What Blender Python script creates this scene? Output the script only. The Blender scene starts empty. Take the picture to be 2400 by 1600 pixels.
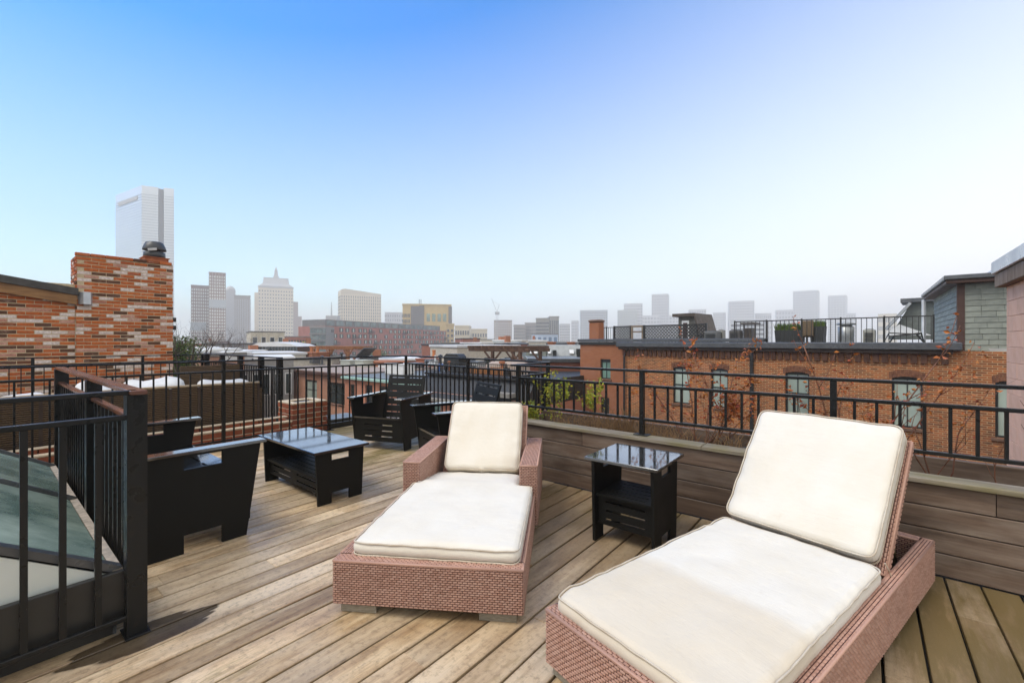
import bpy, bmesh, math, random
from mathutils import Vector, Matrix, noise
R = math.radians
rng = random.Random(7)
scene = bpy.context.scene
COL = scene.collection

# ------------------------------------------------------------------ camera
EYE = 1.33
F = 1020.0                      # focal length in photo pixels (photo 2400 wide)
HEAD = R(51.0)
CS, SN = math.cos(HEAD), math.sin(HEAD)
cam = bpy.data.cameras.new('camera')
cam.sensor_width = 36.0
cam.lens = 36.0 * F / 2400.0
cam.clip_start = 0.05
cam.clip_end = 12000
camo = bpy.data.objects.new('camera', cam)
camo.location = (0, 0, EYE)
camo.rotation_euler = (R(90), 0, -HEAD)
COL.objects.link(camo)
scene.camera = camo

# ------------------------------------------------------------------ sky, sun, exposure
SUN_EL, SUN_AZ = R(56), R(150)      # azimuth measured from +x towards +y
world = bpy.data.worlds.new('World')
scene.world = world
world.use_nodes = True
wn = world.node_tree
wn.nodes.clear()
def wnode(t, **kw):
    n = wn.nodes.new(t)
    for k, v in kw.items():
        setattr(n, k, v)
    return n
w_out = wnode('ShaderNodeOutputWorld')
w_bg = wnode('ShaderNodeBackground')
w_sky = wnode('ShaderNodeTexSky', sky_type='NISHITA', sun_disc=False)
w_sky.sun_elevation = SUN_EL
w_sky.sun_rotation = R(90) - SUN_AZ
w_sky.altitude = 0
w_sky.air_density = 1.2
w_sky.dust_density = 0.6
w_sky.ozone_density = 3.0
# a thin overcast covers the sky; it opens to blue ahead and upwards, and closes to white at the horizon
w_tc = wnode('ShaderNodeTexCoord')
def w_dotmap(az, el, lo, hi):
    dt = wnode('ShaderNodeVectorMath', operation='DOT_PRODUCT')
    dt.inputs[1].default_value = (math.cos(R(el)) * math.cos(R(az)), math.cos(R(el)) * math.sin(R(az)), math.sin(R(el)))
    wn.links.new(w_tc.outputs['Generated'], dt.inputs[0])
    mr = wnode('ShaderNodeMapRange', interpolation_type='SMOOTHSTEP' if lo < 0 else 'LINEAR')
    mr.inputs['From Min'].default_value = lo; mr.inputs['From Max'].default_value = hi
    wn.links.new(dt.outputs['Value'], mr.inputs['Value'])
    return mr.outputs[0]
w_b = wnode('ShaderNodeMath', operation='MULTIPLY')
wn.links.new(w_dotmap(95, 74, 0.04, 0.72), w_b.inputs[0]); wn.links.new(w_dotmap(52, 0, -0.35, 0.5), w_b.inputs[1])
w_mr = wnode('ShaderNodeMath', operation='SUBTRACT'); w_mr.inputs[0].default_value = 1.0
wn.links.new(w_b.outputs[0], w_mr.inputs[1])
w_mix = wnode('ShaderNodeMix', data_type='RGBA')
wn.links.new(w_mr.outputs[0], w_mix.inputs['Factor'])
w_mul = wnode('ShaderNodeHueSaturation')
w_mul.inputs['Saturation'].default_value = 1.95
w_mul.inputs['Value'].default_value = 1.45
w_tint = wnode('ShaderNodeMix', data_type='RGBA', blend_type='MULTIPLY')
w_tint.inputs['Factor'].default_value = 1.0
w_tint.inputs['B'].default_value = (0.26, 1.0, 1.12, 1)
wn.links.new(w_mul.outputs[0], w_tint.inputs['A'])
wn.links.new(w_sky.outputs[0], w_mul.inputs['Color'])
wn.links.new(w_tint.outputs['Result'], w_mix.inputs['A'])
w_mix.inputs['B'].default_value = (8.0, 7.9, 7.8, 1)
wn.links.new(w_mix.outputs['Result'], w_bg.inputs['Color'])
w_bg.inputs['Strength'].default_value = 0.10
wn.links.new(w_bg.outputs[0], w_out.inputs['Surface'])

sun = bpy.data.lights.new('sun', 'SUN')
sun.energy = 1.4
sun.angle = R(28)
sun.color = (1.0, 0.93, 0.82)
suno = bpy.data.objects.new('sun', sun)
d = Vector((math.cos(SUN_EL) * math.cos(SUN_AZ), math.cos(SUN_EL) * math.sin(SUN_AZ), math.sin(SUN_EL)))
suno.rotation_euler = (-d).to_track_quat('-Z', 'Y').to_euler()
suno.location = (0, 0, 60)
COL.objects.link(suno)

vs = scene.view_settings
vs.view_transform = 'Standard'
vs.look = 'None'
vs.exposure = 0.8
vs.gamma = 1.0
vs.use_curve_mapping = False
scene.cycles.use_denoising = True
scene.cycles.max_bounces = 8
scene.cycles.volume_bounces = 4
scene.cycles.transparent_max_bounces = 12
scene.cycles.sample_clamp_indirect = 6

# ------------------------------------------------------------------ helpers
def CW(X, Z, z=0.0):
    """camera-ground frame (X right, Z ahead) -> world"""
    return Vector((CS * X + SN * Z, -SN * X + CS * Z, z))
def PX(px, Z, py=None, z=None):
    """the point at depth Z seen at photo pixel px (and py)"""
    X = (px - 1200.0) / F * Z
    if z is None:
        z = EYE - (py - 800.0) * Z / F
    return CW(X, Z, z)
def HZ(py, Z):
    return EYE - (py - 800.0) * Z / F

class MB:
    def __init__(s):
        s.v = []; s.f = []; s.M = None
    def vert(s, p):
        s.v.append(tuple(s.M @ Vector(p)) if s.M is not None else tuple(p)); return len(s.v) - 1
    def face(s, pts):
        s.f.append([s.vert(p) for p in pts])
    def box(s, x0, x1, y0, y1, z0, z1):
        i = len(s.v)
        for z in (z0, z1):
            for p in ((x0, y0), (x1, y0), (x1, y1), (x0, y1)):
                s.vert((p[0], p[1], z))
        for q in ((0, 3, 2, 1), (4, 5, 6, 7), (0, 1, 5, 4), (1, 2, 6, 5), (2, 3, 7, 6), (3, 0, 4, 7)):
            s.f.append([i + k for k in q])
        return s
    def cbox(s, x0, x1, y0, y1, z0, z1, c=0.004):
        """box whose edges are chamfered"""
        i = len(s.v)
        lv = ((z0, c), (z0 + c, 0), (z1 - c, 0), (z1, c))
        for z, o in lv:
            for p in ((x0 + o, y0 + o), (x1 - o, y0 + o), (x1 - o, y1 - o), (x0 + o, y1 - o)):
                s.vert((p[0], p[1], z))
        s.f.append([i + 3, i + 2, i + 1, i])
        for k in range(3):
            a, b = i + 4 * k, i + 4 * k + 4
            for j in range(4):
                j2 = (j + 1) % 4
                s.f.append([a + j, a + j2, b + j2, b + j])
        s.f.append([i + 12, i + 13, i + 14, i + 15])
        return s
    def obox(s, c, ax, ay, az, hx, hy, hz):
        i = len(s.v); c = Vector(c); ax = Vector(ax) * hx; ay = Vector(ay) * hy; az = Vector(az) * hz
        for sz in (-1, 1):
            for sx, sy in ((-1, -1), (1, -1), (1, 1), (-1, 1)):
                s.vert(c + ax * sx + ay * sy + az * sz)
        for q in ((0, 3, 2, 1), (4, 5, 6, 7), (0, 1, 5, 4), (1, 2, 6, 5), (2, 3, 7, 6), (3, 0, 4, 7)):
            s.f.append([i + k for k in q])
        return s
    def bar(s, a, b, w, h=None, up=(0, 0, 1)):
        """square bar from a to b"""
        h = h or w
        a = Vector(a); b = Vector(b); dr = (b - a); L = dr.length; dr.normalize()
        u = Vector(up)
        if abs(dr.dot(u)) > 0.98: u = Vector((1, 0, 0))
        sx = dr.cross(u).normalized(); uy = sx.cross(dr).normalized()
        return s.obox((a + b) / 2, dr, sx, uy, L / 2, w / 2, h / 2)
    def tube(s, pts, r, n=6, cap=True, closed=False):
        pts = [Vector(p) for p in pts]; N = len(pts)
        rr = r if isinstance(r, (list, tuple)) else [r] * N
        base = len(s.v)
        for k in range(N):
            if closed:
                t = pts[(k + 1) % N] - pts[k - 1]
            else:
                t = pts[min(k + 1, N - 1)] - pts[max(k - 1, 0)]
            if t.length < 1e-9: t = Vector((0, 0, 1))
            t.normalize()
            ref = Vector((0, 0, 1)) if abs(t.z) < 0.9 else Vector((1, 0, 0))
            a = t.cross(ref).normalized(); b = t.cross(a)
            for j in range(n):
                an = 2 * math.pi * j / n
                s.vert(pts[k] + (a * math.cos(an) + b * math.sin(an)) * rr[k])
        rings = N if closed else N - 1
        for k in range(rings):
            A = base + k * n; B = base + ((k + 1) % N) * n
            for j in range(n):
                j2 = (j + 1) % n
                s.f.append([A + j, B + j, B + j2, A + j2])
        if cap and not closed:
            s.f.append([base + j for j in range(n)])
            s.f.append([base + (N - 1) * n + j for j in range(n)][::-1])
        return s
    def lathe(s, prof, n=20, c=(0, 0, 0)):
        base = len(s.v)
        for r, z in prof:
            for j in range(n):
                a = 2 * math.pi * j / n
                s.vert((c[0] + r * math.cos(a), c[1] + r * math.sin(a), c[2] + z))
        for k in range(len(prof) - 1):
            for j in range(n):
                j2 = (j + 1) % n
                s.f.append([base + k * n + j, base + k * n + j2, base + (k + 1) * n + j2, base + (k + 1) * n + j])
        s.f.append([base + j for j in range(n)][::-1])
        s.f.append([base + (len(prof) - 1) * n + j for j in range(n)])
        return s
    def prism(s, poly, z0, z1):
        """poly: list of (x, y), anticlockwise"""
        i = len(s.v); n = len(poly)
        for z in (z0, z1):
            for p in poly: s.vert((p[0], p[1], z))
        s.f.append([i + k for k in range(n)][::-1])
        s.f.append([i + n + k for k in range(n)])
        for k in range(n):
            k2 = (k + 1) % n
            s.f.append([i + k, i + k2, i + n + k2, i + n + k])
        return s
    def holed(s, us, vs_, solid, fn):
        """sheet of cells with holes; fn(u, v, side) -> point, side 0/1 are the two faces"""
        ix = {}
        def V(i, j, sd):
            k = (i, j, sd)
            if k not in ix: ix[k] = s.vert(fn(us[i], vs_[j], sd))
            return ix[k]
        nu, nv = len(us) - 1, len(vs_) - 1
        ok = lambda i, j: 0 <= i < nu and 0 <= j < nv and solid(i, j)
        for i in range(nu):
            for j in range(nv):
                if not ok(i, j): continue
                s.f.append([V(i, j, 0), V(i + 1, j, 0), V(i + 1, j + 1, 0), V(i, j + 1, 0)])
                s.f.append([V(i, j, 1), V(i, j + 1, 1), V(i + 1, j + 1, 1), V(i + 1, j, 1)])
                if not ok(i - 1, j): s.f.append([V(i, j, 0), V(i, j + 1, 0), V(i, j + 1, 1), V(i, j, 1)])
                if not ok(i + 1, j): s.f.append([V(i + 1, j, 0), V(i + 1, j, 1), V(i + 1, j + 1, 1), V(i + 1, j + 1, 0)])
                if not ok(i, j - 1): s.f.append([V(i, j, 0), V(i, j, 1), V(i + 1, j, 1), V(i + 1, j, 0)])
                if not ok(i, j + 1): s.f.append([V(i, j + 1, 0), V(i + 1, j + 1, 0), V(i + 1, j + 1, 1), V(i, j + 1, 1)])
        return s
    def mesh(s, name, mat=None, smooth=False, fix=False):
        me = bpy.data.meshes.new(name)
        me.from_pydata(s.v, [], s.f)
        if fix:
            bm = bmesh.new(); bm.from_mesh(me)
            bmesh.ops.recalc_face_normals(bm, faces=bm.faces); bm.to_mesh(me); bm.free()
        if smooth: me.polygons.foreach_set('use_smooth', [True] * len(me.polygons))
        if mat: me.materials.append(mat)
        me.update()
        return me
    def build(s, name, mat=None, parent=None, smooth=False, fix=False, loc=None, rot=None):
        return link(name, s.mesh(name, mat, smooth, fix), parent, loc, rot)

def link(name, me, parent=None, loc=None, rot=None):
    o = bpy.data.objects.new(name, me)
    COL.objects.link(o)
    if parent: o.parent = parent
    if loc is not None: o.location = loc
    if rot is not None: o.rotation_euler = rot
    return o
def tag(o, label=None, cat=None, group=None, kind=None):
    if label: o['label'] = label
    if cat: o['category'] = cat
    if group: o['group'] = group
    if kind: o['kind'] = kind
    return o
def thing(name, label, cat, loc=(0, 0, 0), rz=0.0, group=None):
    o = link(name, None, None, loc, (0, 0, rz))
    o.empty_display_size = 0.1
    return tag(o, label, cat, group)
def structure(o):
    o['kind'] = 'structure'; return o
def stuff(o):
    o['kind'] = 'stuff'; return o
def copy_tree(o, parent=None):
    c = o.copy(); COL.objects.link(c); c.parent = parent
    for ch in list(o.children): copy_tree(ch, c)
    return c

# ------------------------------------------------------------------ materials
MATS = {}
def srgb(r, g, b):
    f = lambda c: (c / 255 / 12.92) if c / 255 <= 0.04045 else ((c / 255 + 0.055) / 1.055) ** 2.4
    return (f(r), f(g), f(b))
class NT:
    def __init__(s, name):
        s.m = bpy.data.materials.new(name); s.m.use_nodes = True
        s.t = s.m.node_tree; s.t.nodes.clear()
        s.out = s.n('ShaderNodeOutputMaterial'); s.b = s.n('ShaderNodeBsdfPrincipled')
        s.l(s.b.outputs[0], s.out.inputs[0])
    def n(s, t, **kw):
        n = s.t.nodes.new(t)
        for k, v in kw.items(): setattr(n, k, v)
        return n
    def l(s, a, b): s.t.links.new(a, b)
    def setv(s, sock, v):
        if hasattr(v, 'is_output'): s.l(v, sock)
        else:
            if isinstance(v, tuple) and len(v) == 3 and sock.type == 'RGBA': v = (*v, 1)
            sock.default_value = v
    def coord(s, which='Object', scale=(1, 1, 1), rot=(0, 0, 0), loc=(0, 0, 0)):
        if which == 'World':
            o = s.n('ShaderNodeNewGeometry').outputs['Position']
        else:
            o = s.n('ShaderNodeTexCoord').outputs[which]
        m = s.n('ShaderNodeMapping')
        s.l(o, m.inputs[0]); m.inputs['Scale'].default_value = scale
        m.inputs['Rotation'].default_value = rot; m.inputs['Location'].default_value = loc
        return m.outputs[0]
    def noise(s, vec, scale=5, detail=3, rough=0.5, out='Fac', dist=0.0):
        n = s.n('ShaderNodeTexNoise')
        if vec is not None: s.l(vec, n.inputs['Vector'])
        n.inputs['Scale'].default_value = scale; n.inputs['Detail'].default_value = detail
        n.inputs['Roughness'].default_value = rough; n.inputs['Distortion'].default_value = dist
        return n.outputs[out]
    def ramp(s, fac, stops, interp='LINEAR'):
        n = s.n('ShaderNodeValToRGB'); n.color_ramp.interpolation = interp
        e = n.color_ramp.elements
        while len(e) < len(stops): e.new(0.5)
        for k, (p, c) in enumerate(stops):
            e[k].position = p
            e[k].color = (*c, 1) if isinstance(c, tuple) else (c, c, c, 1)
        s.l(fac, n.inputs[0])
        return n.outputs[0]
    def mix(s, fac, a, b, mode='MIX'):
        n = s.n('ShaderNodeMix', data_type='RGBA', blend_type=mode)
        s.setv(n.inputs['Factor'], fac); s.setv(n.inputs['A'], a); s.setv(n.inputs['B'], b)
        return n.outputs['Result']
    def math(s, op, a, b=0.0, c=0.0):
        n = s.n('ShaderNodeMath', operation=op)
        s.setv(n.inputs[0], a); s.setv(n.inputs[1], b)
        if op in ('MULTIPLY_ADD', 'SMOOTH_MIN'): s.setv(n.inputs[2], c)
        return n.outputs[0]
    def maprange(s, v, a, b, c, d_):
        n = s.n('ShaderNodeMapRange'); s.setv(n.inputs[0], v)
        for k, x in enumerate((a, b, c, d_)): s.setv(n.inputs[1 + k], x)
        return n.outputs[0]
    def rnd(s): return s.n('ShaderNodeObjectInfo').outputs['Random']
    def island(s): return s.n('ShaderNodeNewGeometry').outputs['Random Per Island']
    def bump(s, h, strength=0.3, dist=0.01):
        n = s.n('ShaderNodeBump'); s.l(h, n.inputs['Height'])
        n.inputs['Strength'].default_value = strength; n.inputs['Distance'].default_value = dist
        s.l(n.outputs[0], s.b.inputs['Normal'])
    def done(s, color, rough=0.6, metal=0.0, spec=0.5, coat=0.0):
        s.setv(s.b.inputs['Base Color'], color); s.setv(s.b.inputs['Roughness'], rough)
        s.setv(s.b.inputs['Metallic'], metal); s.setv(s.b.inputs['Specular IOR Level'], spec)
        if coat:
            s.b.inputs['Coat Weight'].default_value = coat; s.b.inputs['Coat Roughness'].default_value = 0.05
        return s.m

def pmat(name, c1, c2=None, scale=4.0, rough=0.6, bump=0.0, metal=0.0, rv=0.12, spec=0.5, space='Object', stretch=(1, 1, 1), detail=4, coat=0.0):
    """plain procedural material: two tones mixed by noise, slight change from object to object"""
    if name in MATS: return MATS[name]
    t = NT(name); c2 = c2 or tuple(x * 0.8 for x in c1)
    v = t.coord(space, stretch)
    f = t.noise(v, scale, detail)
    col = t.mix(t.maprange(f, 0.3, 0.7, 0, 1), c1, c2)
    if rv:
        k = t.maprange(t.rnd(), 0, 1, 1 - rv, 1 + rv)
        sc = t.n('ShaderNodeVectorMath', operation='SCALE'); t.l(col, sc.inputs[0]); t.l(k, sc.inputs['Scale'])
        col = sc.outputs[0]
    r = t.maprange(f, 0.3, 0.7, rough * 0.85, min(1, rough * 1.15))
    if bump: t.bump(t.noise(v, scale * 6, 4), bump, 0.01)
    MATS[name] = t.done(col, r, metal, spec, coat)
    return MATS[name]

# ------------------------------------------------------------------ special materials
def wood_deck():
    t = NT('weathered_decking')
    r = t.rnd()
    off = t.n('ShaderNodeCombineXYZ'); t.l(t.math('MULTIPLY', r, 37.0), off.inputs[0]); t.l(t.math('MULTIPLY', r, 11.0), off.inputs[2])
    pos = t.n('ShaderNodeNewGeometry').outputs['Position']
    add = t.n('ShaderNodeVectorMath', operation='ADD'); t.l(pos, add.inputs[0]); t.l(off.outputs[0], add.inputs[1])
    def stretched(sx, sy):
        m = t.n('ShaderNodeMapping'); t.l(add.outputs[0], m.inputs[0]); m.inputs['Scale'].default_value = (sx, sy, 1); return m.outputs[0]
    g1 = t.noise(stretched(1.5, 15), 1.0, 8, 0.7, dist=0.15)
    g2 = t.noise(stretched(7, 90), 1.0, 5, 0.65)
    g3 = t.noise(stretched(2.6, 7), 1.0, 6, 0.68)
    col = t.ramp(g1, [(0.26, (0.11, 0.062, 0.026)), (0.42, (0.27, 0.175, 0.09)), (0.56, (0.45, 0.335, 0.20)), (0.74, (0.62, 0.51, 0.36))])
    col = t.mix(t.maprange(g2, 0.45, 0.72, 0.0, 0.45), col, (0.155, 0.10, 0.052))
    col = t.mix(t.maprange(g3, 0.45, 0.75, 0.0, 0.6), col, (0.50, 0.42, 0.31))
    g5 = t.noise(stretched(1.1, 2.2), 1.0, 4, 0.6)
    col = t.mix(t.maprange(g5, 0.5, 0.62, 0.0, 0.55), col, (0.56, 0.47, 0.35))
    col = t.mix(t.maprange(g5, 0.46, 0.34, 0.0, 0.5), col, (0.20, 0.125, 0.06))
    r7 = t.math('FRACT', t.math('MULTIPLY', r, 7.31))
    col = t.mix(t.math('MULTIPLY', r7, 0.35), col, (0.40, 0.36, 0.30))
    col = t.mix(1.0, col, (1.0, 0.94, 0.84), 'MULTIPLY')
    k = t.maprange(r, 0, 1, 1.05, 1.65)
    sc = t.n('ShaderNodeVectorMath', operation='SCALE'); t.l(col, sc.inputs[0]); t.l(k, sc.inputs['Scale']); col = sc.outputs[0]
    # grime: speckle everywhere, darker along the board edges
    gr_ = t.noise(t.coord('World'), 34.0, 7, 0.72)
    col = t.mix(t.maprange(gr_, 0.5, 0.72, 0.0, 0.6), col, (0.10, 0.066, 0.036))
    oc = t.n('ShaderNodeSeparateXYZ'); t.l(t.n('ShaderNodeTexCoord').outputs['Object'], oc.inputs[0])
    ed = t.math('ABSOLUTE', t.math('SUBTRACT', oc.outputs['Y'], 0.0725))
    ed = t.math('ADD', ed, t.math('MULTIPLY', t.math('SUBTRACT', g1, 0.5), 0.03))
    col = t.mix(t.maprange(ed, 0.056, 0.07, 0.0, 0.3), col, (0.10, 0.066, 0.034))
    # knots and dark specks
    v = t.n('ShaderNodeTexVoronoi'); t.l(stretched(6, 18), v.inputs['Vector']); v.inputs['Scale'].default_value = 1.0
    col = t.mix(t.maprange(v.outputs['Distance'], 0.0, 0.16, 0.55, 0.0), col, (0.06, 0.04, 0.02))
    # algae, more of it beside the planter and under the seats
    sep = t.n('ShaderNodeSeparateXYZ'); t.l(pos, sep.inputs[0])
    a1 = t.noise(t.coord('World', (0.8, 2.2, 1)), 1.3, 4, 0.62)
    near = t.maprange(sep.outputs['X'], 2.0, 3.3, 0.0, 0.16)
    far = t.maprange(sep.outputs['Y'], 2.2, 4.6, 0.0, 0.10)
    am = t.math('ADD', t.math('ADD', t.math('ADD', a1, near), far), t.maprange(sep.outputs['Y'], 0.6, -0.2, 0.0, 0.2))
    g4 = t.noise(stretched(3, 16), 2.0, 5, 0.7)
    am = t.math('ADD', am, t.math('MULTIPLY', t.math('SUBTRACT', g4, 0.5), 0.5))
    am = t.maprange(am, 0.63, 0.84, 0.0, 0.9)
    col = t.mix(am, col, (0.16, 0.12, 0.022))
    # boards turn a darker brown, unevenly, towards the planter
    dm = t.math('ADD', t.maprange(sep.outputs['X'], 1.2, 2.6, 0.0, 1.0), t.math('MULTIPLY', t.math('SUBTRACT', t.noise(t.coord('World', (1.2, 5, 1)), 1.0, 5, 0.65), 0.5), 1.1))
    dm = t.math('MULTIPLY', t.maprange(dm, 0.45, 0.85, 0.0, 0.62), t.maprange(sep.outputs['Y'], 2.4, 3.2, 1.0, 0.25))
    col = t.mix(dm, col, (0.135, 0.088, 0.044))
    # old damp patch at the foot of the guard rail
    dx = t.math('SUBTRACT', sep.outputs['X'], 0.50); dy = t.math('SUBTRACT', sep.outputs['Y'], 2.53)
    dd = t.math('ADD', t.math('MULTIPLY', t.math('MULTIPLY', dx, dx), 3.2), t.math('MULTIPLY', t.math('MULTIPLY', dy, dy), 22.0))
    w = t.math('ADD', dd, t.math('MULTIPLY', t.math('SUBTRACT', t.noise(t.coord('World', (3, 14, 1)), 1.0, 3), 0.5), 0.55))
    wet = t.maprange(w, 0.20, 0.235, 0.88, 0.0)
    col = t.mix(wet, col, (0.045, 0.03, 0.016))
    # rain sheen in broad patches
    sh = t.noise(t.coord('World', (0.7, 1.2, 1)), 1.0, 3)
    rough = t.maprange(sh, 0.35, 0.65, 0.34, 0.62)
    rough = t.mix(wet, rough, (0.22, 0.22, 0.22))
    h = t.math('ADD', t.math('MULTIPLY', g1, 0.6), t.math('MULTIPLY', g2, 0.7))
    t.bump(h, 0.5, 0.004)
    return t.done(col, rough, 0, 0.45)
def wood_planter():
    t = NT('planter_boards_wood')
    r = t.rnd()
    off = t.n('ShaderNodeCombineXYZ'); t.l(t.math('MULTIPLY', r, 23.0), off.inputs[1]); t.l(t.math('MULTIPLY', r, 7.0), off.inputs[2])
    pos = t.n('ShaderNodeNewGeometry').outputs['Position']
    add = t.n('ShaderNodeVectorMath', operation='ADD'); t.l(pos, add.inputs[0]); t.l(off.outputs[0], add.inputs[1])
    def stretched(sx, sy, sz):
        m = t.n('ShaderNodeMapping'); t.l(add.outputs[0], m.inputs[0]); m.inputs['Scale'].default_value = (sx, sy, sz); return m.outputs[0]
    g1 = t.noise(stretched(20, 1.3, 20), 1.0, 5, 0.6, dist=0.5)
    g2 = t.noise(stretched(80, 4, 80), 1.0, 4, 0.6)
    g3 = t.noise(stretched(5, 1.2, 5), 1.2, 5, 0.65)
    col = t.ramp(g1, [(0.25, (0.055, 0.035, 0.024)), (0.5, (0.115, 0.076, 0.052)), (0.75, (0.185, 0.133, 0.097))])
    col = t.mix(t.maprange(g3, 0.48, 0.72, 0, 0.6), col, (0.26, 0.21, 0.165))
    col = t.mix(t.maprange(g2, 0.45, 0.7, 0, 0.35), col, (0.07, 0.045, 0.03))
    k = t.maprange(r, 0, 1, 0.8, 1.2)
    sc = t.n('ShaderNodeVectorMath', operation='SCALE'); t.l(col, sc.inputs[0]); t.l(k, sc.inputs['Scale'])
    t.bump(t.math('ADD', g1, g2), 0.4, 0.004)
    return t.done(sc.outputs[0], t.maprange(g3, 0.3, 0.7, 0.45, 0.7), 0, 0.4)
def wood_cap():
    t = NT('planter_cap_wood')
    g1 = t.noise(t.coord('World', (30, 1.6, 30)), 1.0, 5, 0.6, dist=0.4)
    g2 = t.noise(t.coord('World', (3, 1.4, 3)), 1.5, 4, 0.6)
    col = t.ramp(g1, [(0.25, (0.10, 0.08, 0.055)), (0.5, (0.21, 0.175, 0.125)), (0.75, (0.33, 0.285, 0.22))])
    col = t.mix(t.maprange(g2, 0.42, 0.66, 0, 0.75), col, (0.17, 0.145, 0.04))
    t.bump(g1, 0.5, 0.004)
    return t.done(col, 0.6)
def wicker_mat(name, c1, c2):
    t = NT(name)
    i = t.island()
    col = t.mix(i, c1, c2)
    n = t.noise(t.coord('World'), 9.0, 4)
    col = t.mix(t.maprange(n, 0.4, 0.7, 0, 0.35), col, tuple(min(1, x * 1.5) for x in c1))
    return t.done(col, 0.5, 0, 0.4)
def cushion_mat(name, stain):
    t = NT(name)
    v = t.coord('Object')
    n = t.noise(v, 3.2, 4, 0.6)
    col = t.mix(t.maprange(n, 0.38, 0.72, 0, 0.8), (0.72, 0.675, 0.585), (0.67, 0.61, 0.50))
    n2 = t.noise(v, 11.0, 4, 0.7)
    col = t.mix(t.maprange(n2, 0.62, 0.8, 0, 0.4), col, (0.55, 0.46, 0.33))
    if stain:
        sep = t.n('ShaderNodeSeparateXYZ'); t.l(v, sep.inputs[0])
        y = t.math('ADD', sep.outputs['Y'], t.math('MULTIPLY', t.math('SUBTRACT', t.noise(v, 5, 3), 0.5), 0.12))
        col = t.mix(t.maprange(y, stain - 0.05, stain + 0.04, 0.44, 0.0), col, (0.56, 0.45, 0.30))
    w = t.n('ShaderNodeTexWave', wave_type='BANDS', bands_direction='X'); t.l(t.coord('Object', (1, 0.12, 0.3)), w.inputs['Vector'])
    w.inputs['Scale'].default_value = 1.0
    fine = t.noise(t.coord('Object', (420, 420, 420)), 1.0, 1)
    wr = t.noise(t.coord('Object', (6, 34, 10)), 1.0, 4, 0.65, dist=0.4)
    soft = t.noise(v, 7.0, 3)
    h = t.math('ADD', t.math('MULTIPLY', fine, 0.05), t.math('ADD', t.math('MULTIPLY', wr, 0.28), t.math('MULTIPLY', soft, 1.1)))
    t.bump(h, 0.55, 0.014)
    t.b.inputs['Sheen Weight'].default_value = 0.15
    return t.done(col, 0.85, 0, 0.2)
def black_plastic(name, wet):
    t = NT(name)
    v = t.coord('Object')
    n = t.noise(v, 3.0, 4)
    c = t.mix(n, (0.006, 0.006, 0.0055), (0.011, 0.011, 0.0095))
    if wet:
        r = t.maprange(t.noise(t.coord('World'), 5.0, 5, 0.6), 0.35, 0.65, 0.06, 0.22)
        dr = t.n('ShaderNodeTexVoronoi'); t.l(t.coord('World', (55, 55, 55)), dr.inputs['Vector'])
        t.bump(t.maprange(dr.outputs['Distance'], 0.0, 0.25, 1.0, 0.0), 0.10, 0.002)
        return t.done(c, r, 0, 1.0, coat=1.0)
    return t.done(c, t.maprange(n, 0.3, 0.7, 0.42, 0.56), 0, 0.16)
def rail_paint():
    t = NT('black_railing_paint')
    v = t.coord('World')
    n = t.noise(v, 14.0, 4)
    c = t.mix(t.maprange(n, 0.62, 0.74, 0, 0.7), (0.008, 0.0085, 0.0085), (0.022, 0.015, 0.010))
    t.bump(t.noise(v, 120.0, 2), 0.15, 0.002)
    return t.done(c, t.maprange(n, 0.35, 0.65, 0.25, 0.42), 0, 0.3)
def brick_piece(name, src, pale):
    """fired clay brick; src chooses the brick-to-brick tone, pale adds lime bloom"""
    t = NT(name)
    i = t.rnd() if src == 'object' else t.island()
    if pale:
        c = t.ramp(i, [(0.0, (0.085, 0.045, 0.028)), (0.16, (0.10, 0.055, 0.033)), (0.17, (0.48, 0.115, 0.028)), (0.42, (0.56, 0.16, 0.042)),
                       (0.69, (0.42, 0.095, 0.026)), (0.70, (0.52, 0.26, 0.18)), (0.82, (0.58, 0.35, 0.27)), (0.83, (0.74, 0.63, 0.56)), (1.0, (0.80, 0.72, 0.66))], 'LINEAR')
    else:
        c = t.ramp(i, [(0.0, (0.17, 0.055, 0.03)), (0.35, (0.28, 0.075, 0.035)), (0.7, (0.33, 0.10, 0.05)), (1.0, (0.22, 0.07, 0.045))])
    v = t.coord('World')
    n = t.noise(v, 26.0, 5, 0.65)
    c = t.mix(t.maprange(n, 0.35, 0.7, 0, 0.55), c, (0.16, 0.055, 0.03))
    if pale:
        n2 = t.noise(t.coord('World', (2.6, 2.6, 9)), 1.6, 6, 0.75)
        c = t.mix(t.maprange(n2, 0.56, 0.70, 0, 0.5), c, (0.70, 0.50, 0.41))
    t.bump(t.noise(v, 90.0, 4), 0.5, 0.004)
    return t.done(c, 0.85, 0, 0.25)
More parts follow.
